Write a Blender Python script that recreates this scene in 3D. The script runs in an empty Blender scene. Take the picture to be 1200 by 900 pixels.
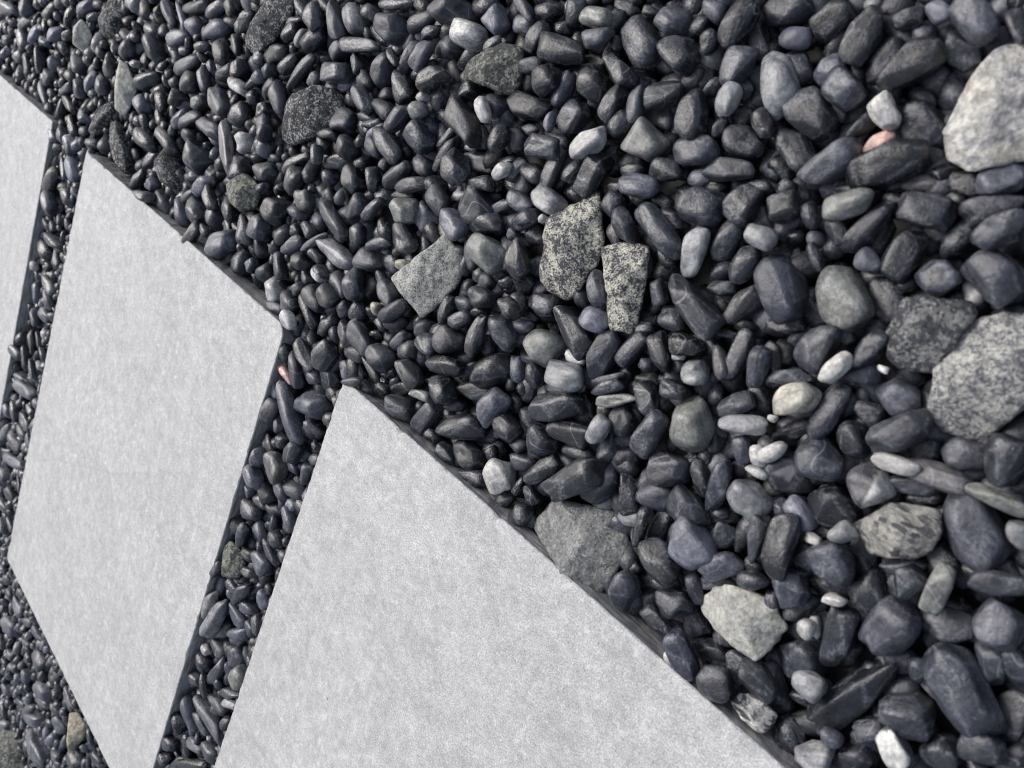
import bpy, bmesh, math, random
import numpy as np
from mathutils import Matrix, Vector

sc = bpy.context.scene
COL = sc.collection
U = 0.36                      # metres: height of the lens above the slab tops

# ------------------------------------------------------------------ camera
cam_d = bpy.data.cameras.new('camera')
cam = bpy.data.objects.new('camera', cam_d); COL.objects.link(cam)
rot = [[-0.6626388, 0.4816945, -0.5734808], [-0.3608407, -0.8763275, -0.3191303], [-0.6562803, -0.0045329, 0.7545035]]
cam.matrix_world = Matrix.Translation((0, 0, U)) @ Matrix(rot).to_4x4()
cam_d.sensor_width = 36.0
cam_d.lens = 36.0 * 928.628 / 1200.0
cam_d.clip_start = 0.01; cam_d.clip_end = 200.0
cam_d.dof.use_dof = True
cam_d.dof.focus_distance = 0.55
cam_d.dof.aperture_fstop = 11.0
sc.camera = cam
sc.cycles.pixel_filter_type = 'BLACKMAN_HARRIS'; sc.cycles.filter_width = 1.0

# ------------------------------------------------------------------ light
SUN_EL, SUN_AZ = math.radians(48), math.atan2(-0.12, 0.99)     # azimuth measured from +X towards +Y
w = bpy.data.worlds.new('World'); sc.world = w; w.use_nodes = True
nt = w.node_tree; bg = nt.nodes['Background']
sky = nt.nodes.new('ShaderNodeTexSky'); sky.sky_type = 'NISHITA'; sky.sun_disc = False
sky.sun_elevation = SUN_EL; sky.sun_rotation = math.pi/2 - SUN_AZ
sky.dust_density = 4.0; sky.ozone_density = 1.0; sky.air_density = 1.0
hs = nt.nodes.new('ShaderNodeHueSaturation'); hs.inputs['Saturation'].default_value = 0.58   # overcast: nearly grey
nt.links.new(sky.outputs[0], hs.inputs['Color']); nt.links.new(hs.outputs[0], bg.inputs[0])
bg.inputs[1].default_value = 0.15
sun_d = bpy.data.lights.new('sun', 'SUN'); sun_d.energy = 1.95; sun_d.angle = math.radians(18); sun_d.color = (1.0, 0.975, 0.945)
sun = bpy.data.objects.new('sun', sun_d); COL.objects.link(sun)
sd = Vector((math.cos(SUN_EL)*math.cos(SUN_AZ), math.cos(SUN_EL)*math.sin(SUN_AZ), math.sin(SUN_EL)))
sun.rotation_euler = sd.to_track_quat('Z', 'Y').to_euler()
sc.view_settings.view_transform = 'Standard'; sc.view_settings.look = 'None'
sc.view_settings.exposure = 0.0; sc.view_settings.gamma = 1.0; sc.view_settings.use_curve_mapping = False

# ------------------------------------------------------------------ helpers
def tag(o, label=None, cat=None, group=None, kind=None):
    if label: o['label'] = label
    if cat: o['category'] = cat
    if group: o['group'] = group
    if kind: o['kind'] = kind
    return o

class N:                                    # tiny node builder
    def __init__(s, name):
        s.m = bpy.data.materials.new(name); s.m.use_nodes = True
        s.t = s.m.node_tree; s.b = s.t.nodes['Principled BSDF']
    def n(s, typ, **kw):
        x = s.t.nodes.new(typ)
        for k, v in kw.items():
            if k in x.inputs: s.put(x.inputs[k], v)
            else: setattr(x, k, v)
        return x
    def put(s, sock, v):
        if isinstance(v, bpy.types.NodeSocket): s.t.links.new(v, sock)
        else: sock.default_value = v
    def noise(s, vec, scale, detail=3.0, rough=0.55, dist=0.0):
        x = s.n('ShaderNodeTexNoise', Vector=vec, Scale=scale, Detail=detail, Roughness=rough, Distortion=dist)
        return x.outputs['Fac']
    def ramp(s, v, a, b, lo=0.0, hi=1.0):
        x = s.n('ShaderNodeMapRange', Value=v); x.interpolation_type = 'SMOOTHSTEP'
        x.inputs['From Min'].default_value = a; x.inputs['From Max'].default_value = b
        x.inputs['To Min'].default_value = lo; x.inputs['To Max'].default_value = hi
        return x.outputs[0]
    def math(s, op, a, b=0.0):
        x = s.n('ShaderNodeMath', operation=op); s.put(x.inputs[0], a); s.put(x.inputs[1], b); return x.outputs[0]
    def mix(s, f, a, b, mode='MIX'):
        x = s.n('ShaderNodeMix', data_type='RGBA', blend_type=mode)
        s.put(x.inputs[0], f); s.put(x.inputs[6], a); s.put(x.inputs[7], b); return x.outputs[2]
    def attr(s, name):
        return s.n('ShaderNodeAttribute', attribute_name=name)
    def scaled(s, vec, v):
        x = s.n('ShaderNodeVectorMath', operation='MULTIPLY'); s.put(x.inputs[0], vec); x.inputs[1].default_value = v
        return x.outputs[0]
    def bump(s, *layers):
        prev = None
        for h, st, d in layers:
            x = s.n('ShaderNodeBump', Height=h, Strength=st, Distance=d)
            if prev is not None: s.t.links.new(prev, x.inputs['Normal'])
            prev = x.outputs[0]
        s.t.links.new(prev, s.b.inputs['Normal'])
def rgb(r, g, b): return (r, g, b, 1.0)

# ------------------------------------------------------------------ materials
# stone meshes carry: tint (own colour), loc (own millimetre coordinates, offset per stone), wear (rubbed ridge with painted highlight 0..1)
def pebble_material():
    k = N('pebble_stone'); loc = k.attr('loc').outputs['Vector']; tint = k.attr('tint').outputs['Color']
    wear_glint = k.attr('wear_glint').outputs['Fac']
    big = k.noise(loc, 0.10, 2, .5); mid = k.noise(loc, 0.42, 5, .62, .5); fine = k.noise(loc, 2.2, 4, .7)
    lam = k.noise(k.scaled(loc, (.14, .5, 1.0)), .65, 4, .6, .6)              # bedding in the slate
    c = k.mix(1.0, tint, k.mix(k.ramp(big, .3, .7), rgb(.66,.67,.70), rgb(1.32,1.32,1.30)), 'MULTIPLY')
    c = k.mix(1.0, c, k.mix(k.ramp(mid, .30, .72), rgb(.72,.72,.74), rgb(1.32,1.32,1.31)), 'MULTIPLY')
    c = k.mix(1.0, c, k.mix(k.ramp(lam, .32, .68), rgb(.80,.80,.81), rgb(1.22,1.22,1.21)), 'MULTIPLY')
    # pale scuffs, ridges paled by rubbing and by painted-in specular highlights
    scuff = k.math('MULTIPLY', k.ramp(k.noise(k.scaled(loc, (1.0,1.0,.35)), .8, 6, .74, 1.0), .565, .73), k.ramp(fine, .42, .62))
    rub_glint = k.math('MULTIPLY', k.ramp(wear_glint, .50, 1.0), k.ramp(k.noise(loc, .7, 4, .7), .38, .62))
    c = k.mix(k.math('MULTIPLY', scuff, .44), c, rgb(.30,.308,.338))
    c = k.mix(k.math('MULTIPLY', rub_glint, .40), c, rgb(.34,.35,.395))
    # a few stones carry one wandering quartz vein
    wv = k.n('ShaderNodeTexNoise', Vector=loc, Scale=.022, Detail=1.0, Roughness=.4)
    line = k.ramp(k.math('ABSOLUTE', k.math('SUBTRACT', wv.outputs['Fac'], .5)), .0045, .0012)
    vein = k.math('MULTIPLY', line, k.ramp(k.noise(loc, .012, 1), .57, .60))
    c = k.mix(k.math('MULTIPLY', vein, .4), c, rgb(.40,.40,.41))
    k.put(k.b.inputs['Base Color'], c)
    each = k.ramp(k.noise(loc, .006, 1), .36, .64, -.05, .20)                   # some stones are dusty, some look wet
    k.put(k.b.inputs['Roughness'], k.math('ADD', k.math('ADD', k.ramp(mid, .3, .7, .12, .26), each), k.math('MULTIPLY', scuff, .15)))
    k.b.inputs['Specular IOR Level'].default_value = .62
    k.bump((mid, .36, .0014), (lam, .28, .0009), (fine, .30, .0005))
    return k.m
def granite(name, light, dark, cover, scale, stain=None, rough=.62, streak=None, pit=.6, zone=.30, relief=.9, grain=1.0):
    k = N(name); loc = k.attr('loc').outputs['Vector']
    if streak: loc = k.scaled(loc, streak)
    b = k.noise(loc, scale*.30, 4, .65); f = k.noise(loc, scale*3.1, 3, .7); big = k.noise(loc, .11, 3, .6)
    jig = k.n('ShaderNodeVectorMath', operation='ADD'); k.put(jig.inputs[0], loc)
    wob = k.n('ShaderNodeTexNoise', Vector=loc, Scale=scale*1.2, Detail=3.0); k.put(jig.inputs[1], k.scaled(wob.outputs['Color'], (1.1/scale,)*3))
    v1 = k.n('ShaderNodeTexVoronoi', Vector=jig.outputs[0], Scale=scale*1.25)          # mineral grains
    r1 = k.n('ShaderNodeSeparateColor', Color=v1.outputs['Color'])
    s_ = k.math('ADD', k.math('ADD', k.math('MULTIPLY', r1.outputs[0], .30), k.math('MULTIPLY', b, .75)), k.math('MULTIPLY', big, zone))
    s_ = k.math('MULTIPLY', s_, 1/(1.05+zone))
    m = k.ramp(s_, cover-.035, cover+.035)
    c = k.mix(m, dark, light)
    c = k.mix(grain, c, k.mix(r1.outputs[1], rgb(.70,.70,.72), rgb(1.28,1.28,1.26)), 'MULTIPLY')
    c = k.mix(1.0, c, k.mix(k.ramp(big, .35, .65), rgb(.80,.80,.82), rgb(1.12,1.12,1.11)), 'MULTIPLY')
    if stain: c = k.mix(k.ramp(b, .48, .66, 0, .75), c, stain, 'MULTIPLY')
    c = k.mix(1.0, c, k.mix(k.ramp(f, .3, .7), rgb(.72,.72,.73), rgb(1.25,1.25,1.24)), 'MULTIPLY')
    k.put(k.b.inputs['Base Color'], c); k.b.inputs['Roughness'].default_value = rough
    k.b.inputs['Specular IOR Level'].default_value = .35
    k.bump((k.noise(loc, .13, 6, .66), relief, .007), (s_, pit, .0014), (f, .55, .0007))
    return k.m
PEB = pebble_material()
CH_MAT = {
 'S1': granite('pale_granite', rgb(.50,.495,.465), rgb(.20,.205,.22), .475, .75),
 'S6': granite('fine_pale_granite', rgb(.56,.56,.52), rgb(.20,.21,.215), .43, 1.1),
 'S2': granite('grey_granite', rgb(.27,.27,.265), rgb(.075,.08,.09), .52, .55),
 'S3': granite('cream_rock', rgb(.54,.53,.50), rgb(.34,.34,.35), .43, .11, rgb(.95,.90,.80), pit=.3, relief=.7, grain=.5),
 'S4': granite('speckled_gneiss', rgb(.62,.605,.52), rgb(.085,.09,.105), .495, 1.05, zone=.60),
 'S5': granite('white_streaked_rock', rgb(.56,.55,.53), rgb(.10,.10,.11), .47, .5, streak=(.5,1,1)),
 's2': granite('dark_granite', rgb(.36,.36,.36), rgb(.045,.047,.053), .555, .62),
 's3': granite('dark_green_rock', rgb(.27,.275,.245), rgb(.085,.09,.085), .53, .45),
 's4': granite('streaked_grey_rock', rgb(.36,.35,.32), rgb(.10,.10,.11), .48, .40, streak=(.45,1,1.6)),
 'o2': granite('grey_green_rock', rgb(.35,.355,.345), rgb(.25,.255,.26), .50, .60, rgb(.96,.96,.88)),
 'o3': granite('mossy_grey_rock', rgb(.27,.275,.245), rgb(.085,.09,.085), .48, .38, rgb(.85,.9,.72)),
 'y':  granite('pale_slate', rgb(.46,.455,.415), rgb(.40,.40,.37), .48, .16, rgb(.92,.92,.85), pit=.15, relief=.35, grain=.3),
 't':  granite('cream_tan_stone', rgb(.55,.50,.38), rgb(.42,.37,.27), .46, .14, pit=.3),
}
def slab_material():
    k = N('slab_porcelain'); tc = k.n('ShaderNodeTexCoord').outputs['Object']
    fine = k.noise(tc, 2200, 3, .7); grain = k.noise(tc, 850, 5, .75); mott = k.noise(tc, 60, 5, .62, .3); cloud = k.noise(tc, 11, 3, .5)
    streak = k.noise(k.scaled(tc, (1.0, .22, 1.0)), 240, 4, .62)
    c = k.mix(k.ramp(grain, .30, .70), rgb(.335,.334,.332), rgb(.70,.697,.692))
    c = k.mix(1.0, c, k.mix(k.ramp(fine, .3, .7), rgb(.70,.70,.71), rgb(1.25,1.25,1.25)), 'MULTIPLY')
    c = k.mix(1.0, c, k.mix(k.ramp(k.noise(k.scaled(tc, (1.0,.95,1.0)), 190, 5, .78), .3, .7), rgb(.84,.84,.845), rgb(1.12,1.12,1.125)), 'MULTIPLY')
    c = k.mix(1.0, c, k.mix(k.ramp(cloud, .3, .7), rgb(.93,.932,.937), rgb(1.04,1.04,1.035)), 'MULTIPLY')
    c = k.mix(1.0, c, k.mix(k.ramp(k.noise(k.scaled(tc, (1.0,.92,1.0)), 62, 6, .72), .34, .66), rgb(.87,.87,.874), rgb(1.09,1.09,1.085)), 'MULTIPLY')
    c = k.mix(k.ramp(k.noise(tc, 95, 6, .78), .54, .66, 0, .50), c, rgb(.76,.757,.75))
    pit = k.n('ShaderNodeTexVoronoi', Vector=k.scaled(tc, (1.0, .75, 1.0)), Scale=230.0)
    pr = k.n('ShaderNodeSeparateColor', Color=pit.outputs['Color'])
    c = k.mix(k.math('MULTIPLY', k.math('MULTIPLY', k.ramp(pit.outputs['Distance'], .34, .10), k.ramp(pr.outputs[0], .84, 1.0)), k.ramp(k.noise(tc, 700, 3, .7), .45, .62)), c, rgb(.76,.76,.76))
    pore = k.n('ShaderNodeTexVoronoi', Vector=tc, Scale=310.0); po = k.n('ShaderNodeSeparateColor', Color=pore.outputs['Color'])
    c = k.mix(k.math('MULTIPLY', k.ramp(pore.outputs['Distance'], .36, .12), k.ramp(po.outputs[0], .72, .95, 0, .55)), c, rgb(.24,.24,.245))
    v = k.n('ShaderNodeTexVoronoi', Vector=tc, Scale=34.0)
    c = k.mix(k.math('MULTIPLY', k.ramp(v.outputs['Distance'], .035, .02), k.ramp(k.noise(tc, 9, 1), .55, .6)), c, rgb(.13,.13,.13))
    k.put(k.b.inputs['Base Color'], c); k.b.inputs['Roughness'].default_value = .62
    k.b.inputs['Specular IOR Level'].default_value = .3
    k.bump((mott, .14, .0006), (grain, .40, .0004), (fine, .35, .0002))
    return k.m
def body_material():
    k = N('slab_edge_shaded'); tc = k.n('ShaderNodeTexCoord').outputs['Object']
    a = k.noise(k.scaled(tc, (.10, .10, 1.0)), 520, 4, .6); b = k.noise(tc, 70, 4, .6)
    c = k.mix(k.ramp(a, .3, .7), rgb(.20,.20,.205), rgb(.46,.455,.45))  # greyer than the top face: shade on the sides put into the colour
    c = k.mix(1.0, c, k.mix(k.ramp(b, .3, .7), rgb(.75,.76,.78), rgb(1.2,1.2,1.2)), 'MULTIPLY')
    c = k.mix(k.ramp(k.noise(k.scaled(tc, (.06,.06,1.0)), 900, 2, .5), .70, .78, 0, .6), c, rgb(.42,.42,.42))
    k.put(k.b.inputs['Base Color'], c); k.b.inputs['Roughness'].default_value = .6
    k.bump((a, .7, .0012), (b, .7, .0025))
    return k.m
def soil_material():
    k = N('dark_gravel_bed'); tc = k.n('ShaderNodeTexCoord').outputs['Object']
    v = k.n('ShaderNodeTexVoronoi', Vector=tc, Scale=60.0); v.inputs['Randomness'].default_value = 1.0
    c = k.mix(k.noise(tc, 160, 3), rgb(.012,.012,.013), rgb(.045,.046,.05))
    c = k.mix(.6, c, k.mix(v.outputs['Color'], rgb(.02,.02,.022), rgb(.07,.07,.077)), 'MIX')
    k.put(k.b.inputs['Base Color'], c); k.b.inputs['Roughness'].default_value = .7
    k.bump((v.outputs['Distance'], -1.0, .01),)
    return k.m
SLAB, BODY, SOIL = slab_material(), body_material(), soil_material()

# ------------------------------------------------------------------ ground
bm = bmesh.new()
bmesh.ops.create_grid(bm, x_segments=40, y_segments=40, size=40.0)
me = bpy.data.meshes.new('ground'); bm.to_mesh(me); bm.free(); me.materials.append(SOIL)
g = bpy.data.objects.new('ground', me); COL.objects.link(g); g.location = (0, 0, -.030); tag(g, kind='structure')

# ------------------------------------------------------------------ slabs
SX = [(1.406*U, 2.657*U), (2.976*U, 4.227*U), (-.083*U, 1.168*U)]
SY = (.634*U, 2.216*U)
SLAB_LABEL = ['middle square pale grey stepping stone with a rubbed right corner and black pebbles all round',
              'farthest pale grey stepping stone cut off by the left edge of the photo',
              'nearest pale grey stepping stone filling the bottom of the photo']
def ring(x0, x1, y0, y1, cr, step=.0016):
    pts = []
    cs = [(x0, y0), (x1, y0), (x1, y1), (x0, y1)]
    for i in range(4):
        a, b, r, r2 = Vector(cs[i]), Vector(cs[(i+1) % 4]), cr[i], cr[(i+1) % 4]
        d = (b-a).normalized(); L = (b-a).length
        prev = (Vector(cs[i-1])-a).normalized()
        for t in (.25, .5, .75):                            # clipped corner
            pts.append(a + prev*r*(1-t)**1.5 + d*r*t**1.5)
        n = int((L-r-r2)/step)
        for j in range(n+1): pts.append(a + d*(r+(L-r-r2)*j/n))
    return pts
def make_slab(i, cr):
    (x0, x1), (y0, y1) = SX[i], SY
    rg = random.Random(40+i); cx, cy = (x0+x1)/2, (y0+y1)/2
    base = ring(x0, x1, y0, y1, cr); n = len(base)
    rag = np.array([rg.gauss(0, 1) for _ in range(n)]); slow = np.convolve(np.array([rg.gauss(0, 1) for _ in range(n)]), np.ones(9)/9, 'same')
    ins = np.abs(rag)*.00012 + np.abs(slow)*.0008
    for _ in range(90):                                     # nicks along the arris
        c0, wd, dp = rg.randrange(n), rg.randint(1, 4), rg.uniform(.0003, .0009)*(2.2 if rg.random() < .12 else 1)
        for q in range(-wd, wd+1): ins[(c0+q) % n] += dp*(1-abs(q)/(wd+1))
    verts, faces = [], []
    C_ = Vector((cx, cy))
    def inward(k):
        a, b = base[k-1], base[(k+1) % n]; d = (b-a).normalized(); return Vector((-d.y, d.x))
    for k in range(n):
        p = base[k] + inward(k)*(ins[k]+.0005); verts.append((p.x-cx, p.y-cy, 0))
    for k in range(n):
        p = base[k] + inward(k)*ins[k]; verts.append((p.x-cx, p.y-cy, -.0004-.0002*rg.random()))
    for k in range(n):
        p = base[k] + inward(k)*(ins[k]*.6); verts.append((p.x-cx, p.y-cy, -.0011-.0004*rg.random()))
    faces.append(list(range(n)))
    for r in (0, 1):
        for k in range(n):
            a, b = r*n+k, r*n+(k+1) % n; faces.append((a, a+n, b+n, b))
    me = bpy.data.meshes.new('top_face'); me.from_pydata(verts, [], faces); me.materials.append(SLAB); me.update()
    root = bpy.data.objects.new('stepping_stone', None); COL.objects.link(root); root.location = (cx, cy, -.030); root.empty_display_size = .05
    tag(root, SLAB_LABEL[i], 'stepping stone', 'stepping stones laid in the gravel')
    o = bpy.data.objects.new('top_face', me); COL.objects.link(o); o.parent = root; o.location = (0, 0, .030)
    bm = bmesh.new()
    inr = ring(x0, x1, y0, y1, [r+.0003 for r in cr], .006)
    top = []
    m = len(inr)
    def off(k, d):
        a, b = inr[k-1], inr[(k+1) % m]; t = (b-a).normalized(); return inr[k]+Vector((-t.y, t.x))*d
    rows = []
    for z, d in ((-.0009, .0008), (-.004, .0005), (-.012, .0006), (-.022, .0005), (-.029, .0008)):
        rows.append([bm.verts.new((off(k, d+rg.uniform(0, .0011)).x-cx, off(k, d+rg.uniform(0, .0011)).y-cy, z+rg.uniform(-.0006, .0006)*(z > -.025 and z < -.002))) for k in range(m)])
    for a, b in zip(rows, rows[1:]):
        for k in range(m): bm.faces.new((a[k], b[k], b[(k+1) % m], a[(k+1) % m]))
    bm.faces.new(rows[0]); bm.faces.new(rows[-1][::-1])
    me = bpy.data.meshes.new('slab_body'); bm.to_mesh(me); bm.free(); me.materials.append(BODY)
    b_ = bpy.data.objects.new('slab_body', me); COL.objects.link(b_); b_.parent = root; b_.location = (0, 0, .030)
    b_['label'] = 'cut edge under the pale face, shade put into its colour'
for i, cr in enumerate(([.010, .003, .006, .003], [.003, .003, .003, .003], [.003, .003, .003, .003])): make_slab(i, cr)

# ------------------------------------------------------------------ stones
ICO = {}
for s_ in (1, 2, 3, 4, 5):
    bm = bmesh.new(); bmesh.ops.create_icosphere(bm, subdivisions=s_, radius=1.0)
    bm.verts.ensure_lookup_table()
    ICO[s_] = (np.array([v.co[:] for v in bm.verts]), np.array([[v.index for v in f.verts] for f in bm.faces], dtype=np.int32)); bm.free()
def unit(rg, n):
    v = rg.normal(size=(n, 3)); return v/np.linalg.norm(v, axis=1)[:, None]
def waves(d, rg, amp, freq, n=7):
    k = unit(rg, n)*freq*rg.uniform(.6, 1.4, (n, 1)); ph = rg.uniform(0, 6.28, n)
    return (np.sin(d@k.T+ph)).mean(1)*amp*1.6
def faceted(d, nrm, dist, p, soft=1.3):
    q = np.maximum(d@nrm.T, 0)/dist
    S = (q**p).sum(1) + soft**-p
    r = S**(-1/p)
    qs = np.sort(q, axis=1); wear_glint = np.clip((qs[:, -2]/np.maximum(qs[:, -1], 1e-6)-.80)/.20, 0, 1)
    return r, wear_glint
def even_normals(rg, n, jit):
    i = np.arange(n)+.5; ph = np.arccos(1-2*i/n); th = math.pi*(1+5**.5)*i
    v = np.stack([np.cos(th)*np.sin(ph), np.sin(th)*np.sin(ph), np.cos(ph)], 1)
    Q, _ = np.linalg.qr(rg.normal(size=(3, 3))); v = v@Q+rg.normal(0, jit, (n, 3))
    return v/np.linalg.norm(v, axis=1)[:, None]
RING = np.array([(math.cos(t), math.sin(t), 0) for t in np.arange(12)*math.pi/6] + [(math.cos(t), 0, math.sin(t)) for t in np.arange(1, 12)*math.pi/6])
def pebble_shape(rg, sub, ax, chip=0.0):
    d, f = ICO[sub]
    u = chip+(1-chip)*rg.random()
    if u < .46: nn, p = 14, 8          # well rounded
    elif u < .86: nn, p = 12, 13       # rounded with flats
    else: nn, p = 10, 20               # ridged
    nrm = even_normals(rg, nn, .30); dist = rg.uniform(.84, 1.08, nn)
    box = np.array([(1, 0, 0), (-1, 0, 0), (0, 1, 0), (0, -1, 0), (0, 0, 1), (0, 0, -1)])+rg.normal(0, .16, (6, 3))     # blunt ends, flat backs
    nrm = np.concatenate([nrm, box/np.linalg.norm(box, axis=1)[:, None]]); dist = np.concatenate([dist, rg.uniform(.80, .98, 6)])
    r, wear_glint = faceted(d, nrm, dist, p, 1.35)
    r = r*(1+waves(d, rg, .08, 2.2)+waves(d, rg, .040, 4.6)-np.maximum(waves(d, rg, .13, 3.4, 4)-.035, 0)+waves(d, rg, .013, 12))
    v = d*r[:, None]; v[:, 1:] *= 1+rg.uniform(-.22, .22)*d[:, :1]          # one end blunter
    hi, lo = v.max(0), v.min(0); v = (v-(hi+lo)/2)/((hi-lo)/2)
    v /= max(.86, float((v@RING.T).max(0).mean()))                           # same mean outline as the unit ball
    return v*np.array(ax), f, wear_glint
BASE = dict(d=(.0245,.0268,.0340), k=(.0135,.0147,.022), g=(.068,.071,.087), s=(.10,.10,.10), G=(.22,.224,.23), o=(.185,.187,.172),
            W=(.44,.43,.415), P=(.60,.40,.34), t=(.36,.34,.28), H=(.07,.07,.08), h=(.05,.05,.06))
def tint_of(tone, rg, v):
    c = np.array(BASE[tone]); c = c*(np.exp(rg.normal(0, .40)) if tone in 'dkg' else np.exp(rg.normal(0, .08)))
    c = c*(1+rg.normal(0, .006)*np.array([1, .25, -1]))
    if tone in 'dg' and rg.random() < .05: c = c*np.array([1.12, 1.03, .86])      # a few brownish or greenish ones
    t = np.tile(np.append(c, 1.0), (len(v), 1))
    if tone in 'Hh':                                            # quartz band across one end
        e = v/np.abs(v).max(0); ax_ = unit(rg, 1)[0]*np.array([1, 1, .3]); s = e@ax_ + waves(e, rg, .15, 5)
        t[s > (.05 if tone == 'H' else .45), :3] = (.54, .53, .51)
    return t
def add_attrs(me, tint, loc, wear_glint):
    a = me.attributes.new('tint', 'FLOAT_COLOR', 'POINT'); a.data.foreach_set('color', np.ascontiguousarray(tint, dtype=np.float32).ravel())
    a = me.attributes.new('loc', 'FLOAT_VECTOR', 'POINT'); a.data.foreach_set('vector', np.ascontiguousarray(loc, dtype=np.float32).ravel())
    a = me.attributes.new('wear_glint', 'FLOAT', 'POINT'); a.data.foreach_set('value', np.ascontiguousarray(wear_glint, dtype=np.float32).ravel())
def mesh_np(name, v, f, mat):
    me = bpy.data.meshes.new(name)
    me.vertices.add(len(v)); me.vertices.foreach_set('co', np.ascontiguousarray(v, dtype=np.float32).ravel())
    me.loops.add(f.size); me.loops.foreach_set('vertex_index', np.ascontiguousarray(f, dtype=np.int32).ravel())
    me.polygons.add(len(f)); me.polygons.foreach_set('loop_start', np.arange(0, f.size, 3, dtype=np.int32))
    me.polygons.foreach_set('use_smooth', np.ones(len(f), dtype=bool))
    me.materials.append(mat); me.update(calc_edges=True)
    return me

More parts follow.
